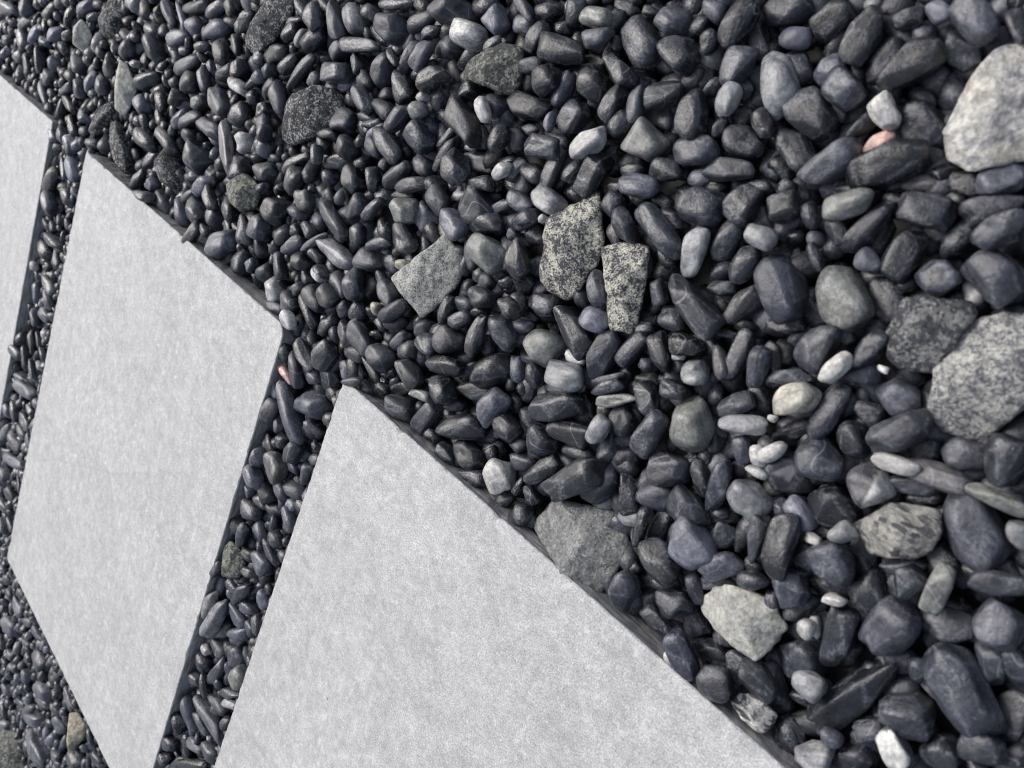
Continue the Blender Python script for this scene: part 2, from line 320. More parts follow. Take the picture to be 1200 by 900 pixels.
PEBBLES = """9931 848 -210 257 233 198 82 s|large dark speckled rounded pebble just above and right of the small greenish chip
9289 583 -102 140 91 96 26 G|light grey rounded pebble above and right of the small greenish chip
9014 2004 -141 343 126 107 138 s|dark speckled long narrow pebble just right of the top corner of the middle slab
9593 1925 -107 361 86 82 49 s|dark speckled long narrow pebble just below and left of the upright pale shard
7884 1903 -172 279 161 153 160 s|dark speckled oval pebble left of the dull green chip
8910 1125 -57 96 44 61 8 G|small light grey oval pebble just above and right of the upright pale shard
8604 882 -113 183 109 152 156 d|charcoal oval pebble above and right of the upright pale shard
8646 1214 -125 231 91 128 25 d|charcoal oval pebble just right of the upright pale shard
7752 988 -126 139 108 114 33 d|charcoal rounded pebble right of the upright pale shard
6833 792 -64 188 59 62 177 W|white elongated pebble below and left of the long rough stone at the top
7113 1010 -107 181 97 102 155 g|dull grey oval pebble left of the dark granite lump
6749 1013 -144 131 103 108 42 d|charcoal rounded pebble left of the dark granite lump
7317 1593 -130 177 150 157 163 d|charcoal rounded pebble above and left of the dull green chip
6774 1325 -86 274 71 60 127 g|dull grey long narrow pebble above the dull green chip
6554 1207 -128 101 96 100 33 W|white rounded pebble above the dull green chip
6525 1433 -114 127 123 104 123 d|charcoal rounded pebble just above the dull green chip
10260 2417 -68 148 79 75 141 H|half white half dark oval pebble just left of the top corner of the middle slab
10630 2559 -76 71 37 52 42 G|small light grey oval pebble below the corner of the farthest slab
5891 27 -36 125 82 78 131 g|dull grey oval pebble just right of the long rough stone at the top
5635 -8 -49 176 71 68 133 g|dull grey elongated pebble right of the long rough stone at the top
5475 -69 -107 154 93 98 142 G|light grey oval pebble right of the long rough stone at the top
5009 -121 -119 177 102 143 171 d|rightmost right-dipping charcoal oval pebble well left of the greenish wedge
4452 -342 -105 181 101 141 14 g|dull grey oval pebble above and left of the greenish wedge
3998 -367 -93 102 78 82 145 g|dull grey rounded pebble just above the greenish wedge
4203 -244 -100 157 90 126 5 W|white oval pebble just above and left of the greenish wedge
4435 -126 -203 155 97 136 22 d|charcoal oval pebble just above and left of the greenish wedge
6092 202 -87 94 52 50 58 G|light grey oval pebble just below and right of the long rough stone at the top
5894 190 -63 153 76 72 43 d|left-dipping charcoal oval pebble well above and right of the dull green chip
5234 82 -46 237 63 66 11 d|sideways charcoal elongated pebble above and right of the dark granite lump
5497 328 -127 165 98 137 25 d|charcoal oval pebble just above and right of the dark granite lump
4960 177 -94 130 91 86 77 d|charcoal oval pebble above and right of the dark granite lump
4523 -15 -29 121 62 59 76 g|dull grey elongated pebble left of the greenish wedge
4672 225 -84 144 91 87 140 d|upright charcoal oval pebble right of the dark granite lump, left of the greenish wedge
4335 87 -28 142 71 74 29 d|charcoal oval pebble left of the greenish wedge
4362 168 -146 130 73 69 133 d|upright charcoal elongated pebble below and left of the greenish wedge
4594 437 -54 147 64 60 63 d|left-dipping charcoal elongated pebble right of the dark granite lump
4381 321 -33 72 64 67 17 G|light grey rounded pebble well below and left of the greenish wedge
4411 226 -64 51 36 43 26 G|small light grey rounded pebble left of the greenish wedge
5261 627 -147 137 103 123 12 d|charcoal rounded pebble just right of the dark granite lump
6184 985 -31 129 88 83 130 d|charcoal oval pebble just left of the dark granite lump
6171 714 -93 153 83 79 140 d|upright charcoal oval pebble just above and left of the dark granite lump
6124 1328 -150 149 102 123 22 d|charcoal rounded pebble just above and right of the dull green chip
5610 1239 -74 135 82 78 79 g|dull grey oval pebble right of the dull green chip
5063 784 -62 97 83 99 154 d|rightmost charcoal rounded pebble just below and right of the dark granite lump
4910 983 -90 117 88 84 147 d|charcoal rounded pebble below and right of the dark granite lump
4581 620 -41 196 83 79 156 d|right-dipping charcoal elongated pebble right of the dark granite lump
4419 769 -68 145 68 64 48 d|left-dipping charcoal elongated pebble above the squared granite chip, right of the dull green chip
4297 482 -55 129 101 106 153 d|charcoal rounded pebble well below and left of the greenish wedge
3936 263 -29 217 84 88 153 d|right-dipping charcoal elongated pebble below and left of the greenish wedge
3867 548 -47 135 92 87 146 d|upright charcoal oval pebble above the squared granite chip, right of the dull green chip
3818 467 -182 170 77 81 16 g|sideways dull grey oval pebble well below the greenish wedge
3803 111 -146 108 92 96 5 h|white-edged dark rounded pebble just below the greenish wedge
3771 149 -16 103 51 49 144 W|white elongated pebble just below the greenish wedge
3543 259 -1 98 64 61 73 d|left-dipping charcoal oval pebble below the greenish wedge
3450 427 -18 77 49 47 50 W|left-dipping white oval pebble well above and left of the jagged cream-speckled stone
3603 -519 -109 92 62 86 6 d|right-dipping charcoal rounded pebble above and right of the greenish wedge
3207 -552 -50 114 64 67 5 o|olive grey oval pebble well above and right of the greenish wedge
3382 -547 -72 85 68 64 87 d|upright charcoal oval pebble well above and right of the greenish wedge
3622 -360 -92 113 63 59 65 d|charcoal elongated pebble above and right of the greenish wedge
3355 -328 -48 186 86 91 3 d|charcoal oval pebble right of the greenish wedge
3406 -152 -82 108 92 96 51 d|charcoal rounded pebble right of the greenish wedge
3315 -134 -134 123 66 63 83 g|dull grey elongated pebble right of the greenish wedge
3070 -225 -92 125 99 118 158 d|rightmost charcoal rounded pebble right of the greenish wedge, above the jagged cream-speckled stone
3109 -445 -10 110 53 56 20 d|sideways charcoal oval pebble well right of the greenish wedge
3113 -556 -104 88 52 50 76 d|topmost left-dipping charcoal elongated pebble well right of the greenish wedge
2874 -499 -120 171 103 108 143 d|large upright charcoal oval pebble well right of the greenish wedge
2747 -643 -112 107 82 98 173 g|dull grey rounded pebble right of the greenish wedge, right of the dark granite lump
2607 -507 -87 116 98 103 173 d|topmost charcoal rounded pebble well right of the greenish wedge
2334 -706 -49 139 77 73 82 k|large black elongated pebble well right of the greenish wedge
2257 -685 -154 147 61 64 130 d|upright charcoal elongated pebble well above and right of the oblong speckled block
2496 -453 -183 89 72 75 170 d|rightmost charcoal rounded pebble right of the greenish wedge, above the oblong speckled block
2252 -522 -60 118 75 71 83 g|left-dipping dull grey elongated pebble well above and right of the jagged cream-speckled stone
2196 -362 -36 90 63 60 99 G|light grey oval pebble well above and right of the jagged cream-speckled stone
2201 -449 -124 84 53 56 142 d|upright charcoal oval pebble well right of the greenish wedge
2905 -328 -35 140 59 62 158 d|right-dipping charcoal elongated pebble well right of the greenish wedge
2874 -167 -58 120 65 62 78 d|lowest left-dipping charcoal elongated pebble well right of the greenish wedge
2712 -196 -39 107 50 48 107 g|upright dull grey elongated pebble well right of the greenish wedge
2824 -312 -150 99 65 68 173 d|charcoal rounded pebble right of the dark granite lump, left of the big cream boulder
2581 -298 -69 110 76 80 34 d|leftmost left-dipping charcoal oval pebble well above and right of the jagged cream-speckled stone
2596 -186 -185 98 82 86 168 d|rightmost charcoal rounded pebble well above and right of the squared granite chip
2359 -242 -43 141 80 76 109 d|upright charcoal elongated pebble well above the oblong speckled block
2574 -46 -89 126 106 111 173 o|large olive grey rounded pebble well above and right of the jagged cream-speckled stone
2778 -81 -78 86 64 61 63 d|charcoal oval pebble above the jagged cream-speckled stone, left of the big cream boulder
2896 78 -19 128 77 73 47 W|white oval pebble well above the jagged cream-speckled stone
2872 97 -202 117 89 107 2 d|charcoal rounded pebble above the jagged cream-speckled stone
3121 -13 -87 112 78 74 76 d|leftmost left-dipping charcoal oval pebble well above the oblong speckled block
3492 28 -99 174 81 85 176 k|black oval pebble just below and right of the greenish wedge
3221 203 -32 149 72 75 11 d|charcoal oval pebble below and right of the greenish wedge
3229 139 -153 100 67 70 169 g|dull grey rounded pebble well below and right of the greenish wedge
3132 301 -102 160 56 53 85 g|dull grey long narrow pebble above the jagged cream-speckled stone
2832 230 -74 148 86 82 73 d|charcoal elongated pebble above the jagged cream-speckled stone
2394 51 -97 101 65 68 17 d|sideways charcoal oval pebble above the oblong speckled block, left of the big cream boulder
2270 -89 -79 139 80 84 16 g|sideways dull grey oval pebble well above and left of the dark speckled granite lump
2046 -208 -93 115 79 83 170 d|leftmost charcoal rounded pebble well above and left of the dark speckled granite lump
2043 -62 -68 148 61 64 14 d|sideways charcoal elongated pebble well above and right of the jagged cream-speckled stone
2486 179 -30 126 66 69 11 g|dull grey oval pebble above and right of the jagged cream-speckled stone
1904 -34 -123 107 44 46 19 d|charcoal elongated pebble right of the jagged cream-speckled stone, left of the big cream boulder
1971 -313 -38 80 51 54 141 d|lowest upright charcoal oval pebble well above and right of the oblong speckled block
2144 -319 -140 79 59 62 175 d|rightmost charcoal rounded pebble well right of the greenish wedge
2144 -830 -121 126 78 82 26 d|large charcoal oval pebble well above and left of the big cream boulder
2038 -717 -100 83 55 57 6 g|sideways dull grey oval pebble well left of the big cream boulder
1905 -824 -97 110 85 81 53 k|large black oval pebble well above and left of the big cream boulder
1718 -790 -70 141 78 74 88 d|large charcoal elongated pebble well above and left of the big cream boulder
1593 -728 -135 118 70 74 97 d|large charcoal elongated pebble well left of the big cream boulder
1457 -720 -57 147 90 86 62 d|large charcoal elongated pebble above and left of the big cream boulder
1498 -865 -120 56 52 55 121 g|dull grey rounded pebble above and left of the big cream boulder
1569 -894 -63 74 43 45 30 d|charcoal elongated pebble well above and left of the big cream boulder
1457 -941 -55 60 44 46 156 g|dull grey rounded pebble well above and left of the big cream boulder
1304 -943 -42 118 75 79 145 g|large dull grey rounded pebble above the big cream boulder
1330 -834 -151 116 80 84 149 d|large charcoal rounded pebble just above and left of the big cream boulder
1136 -944 -35 84 37 39 130 g|dull grey elongated pebble above the big cream boulder
2005 -511 -68 175 85 89 131 G|large light grey elongated pebble well left of the big cream boulder
1953 -598 -132 84 50 53 133 d|rightmost upright charcoal oval pebble well left of the big cream boulder
1820 -630 -124 86 68 72 40 g|left-dipping dull grey oval pebble well left of the big cream boulder
1686 -559 -60 106 79 83 168 d|charcoal rounded pebble well above the dark speckled granite lump
1794 -425 -115 146 97 102 148 d|large charcoal rounded pebble well left of the big cream boulder
1794 -265 -133 140 85 89 154 d|large charcoal oval pebble well left of the big cream boulder
1596 -248 -85 152 85 90 51 g|large dull grey elongated pebble well left of the big cream boulder
1470 -520 -59 94 63 66 146 W|white rounded pebble left of the big cream boulder
1443 -400 -102 77 43 45 51 P|pink elongated pebble well left of the big cream boulder
1318 -519 -156 127 91 95 154 k|large black rounded pebble just left of the big cream boulder
1350 -319 -75 184 96 101 46 d|large charcoal elongated pebble below and left of the big cream boulder
1943 -328 -150 75 52 54 141 d|upright charcoal rounded pebble well left of the big cream boulder
1562 -436 -119 92 41 44 63 d|charcoal long narrow pebble well left of the big cream boulder
1203 -304 -133 83 43 46 17 g|dull grey elongated pebble below and left of the big cream boulder
918 -412 -79 99 69 72 26 g|large dull grey oval pebble just below the big cream boulder
1038 -354 -141 83 49 51 174 d|charcoal oval pebble below and left of the big cream boulder
10595 4129 -46 69 58 55 75 W|small white rounded pebble well below and left of the top corner of the middle slab
10241 4487 -85 49 39 41 44 W|small white rounded pebble well below the upright pale shard
9951 4775 -94 67 60 63 83 W|topmost small white rounded pebble well above the left corner of the middle slab
9916 5205 -89 71 51 54 162 W|small white rounded pebble well left of the right corner of the middle slab
7101 2062 -168 195 122 146 170 d|charcoal oval pebble below and left of the dull green chip
6762 1997 -162 116 111 117 126 g|dull grey rounded pebble just below and left of the dull green chip
6467 2140 -99 223 115 120 44 d|left-dipping charcoal oval pebble below the dull green chip
6161 2189 -167 124 107 112 44 d|charcoal rounded pebble below the dull green chip
5810 1558 -137 148 122 146 175 d|charcoal rounded pebble just below and right of the dull green chip
5035 1325 -98 267 73 69 159 d|charcoal long narrow pebble well right of the dull green chip
4795 1164 -109 137 90 94 52 d|charcoal rounded pebble well below and right of the dark granite lump
4226 972 -73 115 103 109 17 o|olive grey rounded pebble above the squared granite chip
4165 1150 -100 140 95 91 153 d|charcoal oval pebble just above and left of the squared granite chip
4113 958 -185 123 104 109 151 g|dull grey rounded pebble above the squared granite chip
3718 871 -60 137 82 87 164 g|dull grey oval pebble above and right of the squared granite chip
3612 707 -102 156 118 123 153 d|charcoal rounded pebble above and right of the squared granite chip
3487 775 -99 157 72 76 22 d|charcoal oval pebble above and right of the squared granite chip
3937 788 -72 117 76 80 154 d|right-dipping charcoal oval pebble above the squared granite chip, left of the jagged cream-speckled stone
3817 701 -145 101 37 39 20 G|small light grey elongated pebble above the squared granite chip
4855 1542 -97 260 75 79 177 G|light grey long narrow pebble well left of the squared granite chip
5912 1766 -102 128 115 121 77 g|dull grey rounded pebble just below and right of the dull green chip
4948 1759 -102 93 70 84 172 H|half white half dark rounded pebble well left of the squared granite chip
5560 2179 -144 134 89 85 149 W|white oval pebble above the right corner of the middle slab
5069 2220 -19 107 58 55 162 W|white oval pebble just above and right of the right corner of the middle slab
4744 1860 -77 116 88 92 173 d|charcoal rounded pebble above and right of the right corner of the middle slab
4513 1650 -66 140 96 91 133 d|charcoal oval pebble left of the squared granite chip
4470 1432 -162 165 101 141 5 d|charcoal oval pebble just left of the squared granite chip
4458 1648 -197 119 96 91 70 d|charcoal rounded pebble left of the squared granite chip
4189 1698 -74 56 49 59 174 t|small tan rounded pebble below and left of the squared granite chip
4061 1303 -65 57 39 55 31 t|small tan oval pebble just above and left of the squared granite chip
3593 1679 -110 113 76 107 3 d|charcoal oval pebble below the squared granite chip
3409 1571 -93 123 99 104 2 d|charcoal rounded pebble below the squared granite chip
3350 1724 -64 181 73 77 24 d|charcoal elongated pebble below the squared granite chip
4013 1996 -93 139 99 104 176 g|dull grey rounded pebble above and right of the top corner of the nearest slab
4254 1979 -100 165 87 83 160 d|charcoal oval pebble above and right of the top corner of the nearest slab
4556 2428 -164 143 86 82 135 d|charcoal oval pebble just above and left of the top corner of the nearest slab
4552 2277 -69 140 99 94 73 d|charcoal rounded pebble just above and left of the top corner of the nearest slab
4783 2379 -49 192 71 67 163 d|charcoal elongated pebble below and right of the right corner of the middle slab
4975 2664 -73 139 42 40 164 P|small pink long narrow pebble below the right corner of the middle slab
3672 1953 -95 140 90 86 160 d|charcoal oval pebble right of the top corner of the nearest slab
3161 1403 -25 151 60 57 91 d|charcoal long narrow pebble below and right of the squared granite chip
2977 1296 -39 129 87 83 157 d|right-dipping charcoal oval pebble below and right of the squared granite chip
3248 1184 -44 101 73 87 17 d|sideways charcoal rounded pebble right of the squared granite chip
3377 935 -87 164 109 115 172 o|olive grey oval pebble right of the squared granite chip
3260 933 -174 98 87 92 179 d|charcoal rounded pebble left of the jagged cream-speckled stone
2990 1571 -98 170 102 108 44 d|leftmost left-dipping charcoal oval pebble well below and right of the squared granite chip
3008 567 -25 27 27 28 37 W|small white rounded pebble just above and left of the jagged cream-speckled stone
3070 468 -84 134 74 78 170 G|light grey oval pebble just above and left of the jagged cream-speckled stone
3142 624 -32 108 61 64 46 d|charcoal oval pebble just above and left of the jagged cream-speckled stone
3070 856 -29 136 78 75 132 d|charcoal oval pebble just left of the jagged cream-speckled stone
3069 955 -145 112 85 89 153 d|charcoal rounded pebble just below and left of the jagged cream-speckled stone
2467 399 -43 127 61 64 146 d|right-dipping charcoal elongated pebble just right of the jagged cream-speckled stone
2265 343 -55 211 73 77 155 d|large charcoal long narrow pebble just above and right of the oblong speckled block
2253 270 -108 109 47 49 167 k|black elongated pebble above and right of the oblong speckled block
2088 142 -79 123 109 114 10 d|large charcoal rounded pebble well right of the jagged cream-speckled stone
2020 367 -56 143 68 64 97 G|light grey elongated pebble above and right of the oblong speckled block
1883 58 -59 107 85 81 76 d|left-dipping charcoal oval pebble well above and left of the dark speckled granite lump
1824 97 -155 113 70 73 148 g|right-dipping dull grey oval pebble well above and right of the oblong speckled block
1718 163 -29 91 59 61 1 G|light grey oval pebble well right of the oblong speckled block
1912 252 -107 118 70 66 86 g|dull grey oval pebble well above and left of the pale granite block
1876 396 -137 82 53 55 53 d|left-dipping charcoal oval pebble well left of the pale granite block
1748 314 -67 110 68 64 87 d|left-dipping charcoal oval pebble well above and left of the pale granite block
1887 600 -25 221 81 86 160 d|large charcoal long narrow pebble right of the oblong speckled block
1991 729 -102 96 66 69 177 d|right-dipping charcoal oval pebble below and right of the oblong speckled block
2464 765 -30 111 58 56 131 g|dull grey elongated pebble just left of the oblong speckled block
2821 1031 -107 117 76 80 9 d|charcoal oval pebble left of the oblong speckled block
2710 1240 -100 146 114 119 172 o|olive grey rounded pebble below the jagged cream-speckled stone
2537 1062 -100 200 78 74 154 d|charcoal long narrow pebble below and left of the oblong speckled block
2453 1198 -99 85 40 42 11 W|white elongated pebble below and left of the oblong speckled block
2410 934 -57 98 71 75 8 g|dull grey rounded pebble just below and left of the oblong speckled block
2284 1084 -84 161 85 81 83 d|leftmost charcoal elongated pebble below the oblong speckled block
2119 973 -59 131 56 59 74 d|left-dipping charcoal elongated pebble well right of the squared granite chip
1955 901 -58 118 55 52 136 d|charcoal elongated pebble below and right of the oblong speckled block
1824 798 -30 99 65 68 17 d|sideways charcoal oval pebble below and right of the oblong speckled block
1853 874 -66 45 24 25 27 W|small white elongated pebble well below and right of the oblong speckled block
1731 902 -73 75 71 75 27 G|light grey rounded pebble well below and right of the oblong speckled block
2437 1302 -54 142 87 91 12 G|light grey oval pebble well below and left of the oblong speckled block
1625 779 -40 105 39 37 135 g|dull grey long narrow pebble well below and right of the oblong speckled block
1554 717 -82 147 58 61 93 d|left-dipping charcoal long narrow pebble well below and right of the oblong speckled block
1671 493 -107 130 73 77 77 g|left-dipping dull grey elongated pebble well right of the oblong speckled block
1439 716 -39 111 53 56 99 d|charcoal elongated pebble well below and right of the oblong speckled block
1691 -0 -45 87 76 79 36 d|charcoal rounded pebble well below and left of the big cream boulder
1680 61 -170 100 61 64 71 g|dull grey oval pebble well right of the oblong speckled block
1409 -112 -28 119 63 66 35 o|olive grey elongated pebble well above and left of the dark speckled granite lump
1294 -54 -71 148 53 55 72 d|left-dipping charcoal long narrow pebble well above and left of the dark speckled granite lump
1399 11 -56 81 43 45 146 d|right-dipping charcoal oval pebble well above and left of the dark speckled granite lump
1109 -205 -57 127 75 79 6 d|large charcoal oval pebble below and left of the big cream boulder
886 -296 -70 125 58 61 38 g|large dull grey long narrow pebble below the big cream boulder
807 -235 -7 112 64 67 66 g|large dull grey elongated pebble below the big cream boulder
950 -150 -128 97 62 66 59 d|charcoal elongated pebble above the dark speckled granite lump
1110 -12 -97 128 82 87 83 d|large charcoal oval pebble above the dark speckled granite lump
939 23 -95 90 84 88 155 d|large charcoal rounded pebble just above the dark speckled granite lump
740 -61 -68 127 100 105 154 g|large dull grey rounded pebble above the pale granite block
800 26 -128 62 42 44 140 W|white rounded pebble above and right of the dark speckled granite lump
1547 211 -164 84 47 49 129 d|upright charcoal oval pebble well right of the jagged cream-speckled stone
1530 340 -75 181 113 119 134 d|large charcoal oval pebble well left of the dark speckled granite lump
1254 267 -98 167 112 117 149 o|large olive grey oval pebble left of the dark speckled granite lump
1223 78 -75 66 53 55 162 g|dull grey rounded pebble above and left of the dark speckled granite lump
1097 197 -184 130 85 89 143 d|large charcoal oval pebble just above and left of the dark speckled granite lump
1445 497 -152 118 56 59 26 d|rightmost sideways charcoal elongated pebble well left of the dark speckled granite lump
1239 510 -80 127 95 100 103 d|large charcoal rounded pebble left of the dark speckled granite lump
1098 541 14 95 45 47 70 W|white elongated pebble left of the dark speckled granite lump
1022 411 -35 107 53 56 76 d|charcoal elongated pebble just left of the dark speckled granite lump
1015 523 -90 83 52 54 28 d|sideways charcoal oval pebble below and left of the dark speckled granite lump
927 455 -16 28 17 18 4 W|small white oval pebble below and left of the dark speckled granite lump
1417 657 -127 96 48 50 129 d|rightmost upright charcoal elongated pebble well left of the dark speckled granite lump
1290 694 -75 121 44 46 33 d|sideways charcoal long narrow pebble well left of the dark speckled granite lump
4771 2918 -65 317 88 84 144 g|dull grey long narrow pebble below and left of the top corner of the nearest slab
4610 2729 -168 190 131 158 17 g|dull grey oval pebble just below and left of the top corner of the nearest slab
4546 2941 -169 115 96 101 178 d|charcoal rounded pebble below and left of the top corner of the nearest slab
4725 3392 -64 153 99 94 167 g|leftmost dull grey oval pebble well above and right of the greenish joint chip
3733 2098 -184 193 66 70 39 d|charcoal elongated pebble right of the top corner of the nearest slab
3494 2023 -82 117 40 42 15 o|small olive grey elongated pebble well right of the top corner of the nearest slab
3654 2226 -136 153 91 127 12 d|charcoal oval pebble below and right of the top corner of the nearest slab
3296 1879 -51 110 86 82 148 d|leftmost charcoal rounded pebble well below the squared granite chip
3402 2150 -154 175 87 91 70 d|left-dipping charcoal oval pebble well above and left of the broad grey green rock
3108 1776 -174 194 76 80 22 d|topmost charcoal elongated pebble well above and left of the broad grey green rock
3084 2044 -123 233 107 113 38 d|charcoal oval pebble well right of the top corner of the nearest slab
2876 1769 -91 140 97 92 80 g|left-dipping dull grey oval pebble well below and right of the squared granite chip
2752 1822 -119 143 81 77 169 d|leftmost right-dipping charcoal oval pebble well below and left of the oblong speckled block
2919 2025 -246 122 76 106 46 d|rightmost sideways charcoal oval pebble well below the squared granite chip
2952 2170 -146 142 85 81 171 d|rightmost right-dipping charcoal oval pebble well below the squared granite chip
2623 2116 -89 119 112 106 135 W|white rounded pebble above and left of the broad grey green rock
2848 2284 -128 156 63 66 26 d|charcoal elongated pebble well below and right of the top corner of the nearest slab
2464 1395 -135 160 41 43 29 G|light grey long narrow pebble well below and left of the oblong speckled block
2426 1502 -65 206 92 96 30 d|sideways charcoal elongated pebble well above the broad grey green rock
2440 1740 -103 120 97 116 18 d|lowest charcoal rounded pebble well above the broad grey green rock
2267 1588 -68 160 80 84 14 d|right-dipping charcoal oval pebble above the broad grey green rock, below the oblong speckled block
2089 1459 -45 93 62 59 94 G|upright light grey oval pebble well above the broad grey green rock
2277 1441 -172 112 55 52 154 d|right-dipping charcoal elongated pebble well above the broad grey green rock
2061 1251 -39 141 38 40 38 o|olive grey long narrow pebble well below the oblong speckled block
2012 1355 -124 98 96 92 55 d|charcoal rounded pebble above the broad grey green rock, below the oblong speckled block
1902 1156 -65 113 62 59 141 d|upright charcoal elongated pebble below the oblong speckled block, left of the dark speckled granite lump
1798 1304 -54 148 78 82 86 d|left-dipping charcoal elongated pebble well above and right of the broad grey green rock
1626 1151 -90 148 113 108 139 o|large olive grey oval pebble well above and right of the broad grey green rock
1456 939 -79 105 68 71 60 d|left-dipping charcoal oval pebble well below and right of the oblong speckled block
1362 991 -27 128 51 53 26 G|light grey long narrow pebble well below and right of the oblong speckled block
1524 1186 -196 88 83 87 154 d|charcoal rounded pebble well above the pale angular flake
1328 1120 -84 79 53 50 133 d|upright charcoal oval pebble well above and left of the grey streaked rock
1397 859 -161 97 49 52 139 d|charcoal elongated pebble above and left of the grey streaked rock, above the pale angular flake
1232 1095 -64 61 49 47 135 W|white rounded pebble well above and left of the grey streaked rock
1243 1058 -119 67 38 39 128 W|white oval pebble well above and left of the grey streaked rock
1208 1166 -70 61 28 29 3 W|small white elongated pebble well above the pale angular flake
1640 1435 -99 131 98 103 14 g|dull grey oval pebble well above and right of the broad grey green rock
1649 1614 -172 137 94 99 16 d|charcoal oval pebble above and right of the broad grey green rock
2043 1573 -171 127 71 75 81 d|charcoal oval pebble above the broad grey green rock
1939 1568 -214 101 85 90 24 d|charcoal rounded pebble above and right of the broad grey green rock
1805 1718 -165 141 72 68 130 d|charcoal elongated pebble just above and right of the broad grey green rock
2342 1904 -104 151 76 79 65 d|rightmost left-dipping charcoal oval pebble above and left of the broad grey green rock
2135 1840 -75 284 102 107 53 d|large charcoal elongated pebble just above the broad grey green rock
1990 1767 -143 152 98 103 63 d|charcoal oval pebble just above the broad grey green rock
2367 2234 -119 78 77 81 146 g|dull grey rounded pebble above and left of the broad grey green rock
1618 1786 -65 124 43 41 102 d|charcoal long narrow pebble just right of the broad grey green rock
1558 1761 -167 134 55 57 92 d|charcoal elongated pebble right of the broad grey green rock
1333 1693 -85 144 121 115 150 g|large dull grey rounded pebble above and left of the pale angular flake
1233 1585 -185 84 79 83 90 d|charcoal rounded pebble above the pale angular flake
1464 1362 -115 112 59 56 140 d|charcoal elongated pebble above the pale angular flake, below the oblong speckled block
1439 1558 -114 137 91 87 164 d|charcoal oval pebble right of the broad grey green rock
1346 1346 -84 148 58 61 103 d|charcoal elongated pebble below and right of the oblong speckled block, above the white streaked shard
1182 1318 -84 120 95 100 158 G|large light grey rounded pebble well above the pale angular flake
1055 1448 -72 134 48 50 103 d|charcoal long narrow pebble above the pale angular flake
1441 1883 -81 137 106 101 154 d|large charcoal oval pebble right of the broad grey green rock
1149 1691 -91 125 73 76 56 g|dull grey oval pebble just above and left of the pale angular flake
1198 756 -23 116 75 78 46 t|tan oval pebble well below and left of the dark speckled granite lump
1063 748 -90 163 72 75 86 d|large charcoal elongated pebble well below and left of the dark speckled granite lump
1181 925 -141 130 49 52 56 d|left-dipping charcoal long narrow pebble well above and left of the grey streaked rock
1255 892 -31 27 19 20 9 W|small white oval pebble well above and left of the grey streaked rock
906 669 -124 72 57 59 4 d|right-dipping charcoal oval pebble below and left of the dark speckled granite lump
832 552 -136 107 87 91 154 g|large dull grey rounded pebble below the dark speckled granite lump
904 800 -84 96 69 72 143 d|right-dipping charcoal oval pebble well above and left of the grey streaked rock
742 666 -46 146 79 83 49 d|large charcoal elongated pebble below and left of the pale granite block
654 705 -148 91 60 63 34 d|charcoal oval pebble below and left of the pale granite block
496 626 -123 101 72 76 20 g|large dull grey oval pebble just below the pale granite block
359 563 -39 109 87 91 101 d|large charcoal rounded pebble just below the pale granite block
984 953 -90 121 101 106 175 d|large charcoal rounded pebble above and left of the grey streaked rock
1095 1114 -152 119 108 113 141 d|large charcoal rounded pebble well above the pale angular flake
1176 1033 -27 79 43 45 62 W|white elongated pebble well above and left of the grey streaked rock
690 788 -31 105 42 44 10 W|white long narrow pebble above the grey streaked rock
558 762 -82 167 61 64 16 g|large dull grey long narrow pebble just above and right of the grey streaked rock
600 843 -123 144 48 50 28 d|charcoal long narrow pebble just above the grey streaked rock
749 935 -63 100 95 99 144 H|large half white half dark rounded pebble just above and left of the grey streaked rock
310 712 -37 124 39 41 8 o|olive grey long narrow pebble below the pale granite block
835 1128 -123 120 105 110 159 d|large charcoal rounded pebble left of the grey streaked rock
948 1240 -108 99 59 62 154 g|right-dipping dull grey oval pebble well left of the grey streaked rock
326 879 -101 179 113 118 141 g|large dull grey oval pebble just right of the grey streaked rock
724 1172 -8 66 53 56 67 G|light grey rounded pebble left of the grey streaked rock
836 1296 -80 45 27 28 4 W|small white elongated pebble left of the grey streaked rock
825 1395 -154 94 86 90 93 d|charcoal rounded pebble above and right of the pale angular flake
932 1401 -36 177 73 76 104 d|large charcoal elongated pebble above and right of the pale angular flake
698 1326 -50 116 97 102 152 d|large charcoal rounded pebble above and right of the pale angular flake
621 1284 -184 99 66 69 145 d|charcoal oval pebble just below and left of the grey streaked rock
466 1178 -126 104 49 52 39 g|dull grey elongated pebble just below the grey streaked rock
353 1068 -120 83 67 71 130 d|charcoal rounded pebble just below and right of the grey streaked rock
157 972 -162 87 57 60 6 d|charcoal elongated pebble well right of the grey streaked rock
178 798 -69 62 44 46 126 G|light grey rounded pebble well right of the grey streaked rock
543 884 -138 82 35 36 35 d|charcoal long narrow pebble just above and right of the grey streaked rock
9330 8996 -195 306 153 161 19 g|dull grey rounded pebble below the left corner of the middle slab
7694 9613 -100 368 132 125 13 g|right-dipping dull grey oval pebble just above and right of the mossy corner rock
5001 5054 -35 157 65 62 87 o|olive grey elongated pebble below and left of the greenish joint chip
4893 5144 -59 287 82 78 76 G|light grey long narrow pebble below the greenish joint chip
4978 5136 -224 160 141 148 75 d|charcoal rounded pebble below the greenish joint chip
4931 5328 -231 284 106 148 50 g|left-dipping dull grey elongated pebble below the greenish joint chip
4922 5542 -80 71 47 49 14 W|small white rounded pebble well above and right of the cream tan stone
4799 5455 -178 152 104 109 14 d|lowest charcoal rounded pebble well above and right of the cream tan stone
4364 5393 -102 137 92 87 92 o|olive grey oval pebble well below the greenish joint chip
4349 5671 -77 132 44 46 31 G|small light grey oval pebble well below the greenish joint chip
4891 6336 -102 200 95 81 144 g|upright dull grey elongated pebble well right of the cream tan stone
4579 6091 -110 328 88 75 179 g|rightmost right-dipping dull grey long narrow pebble well right of the cream tan stone
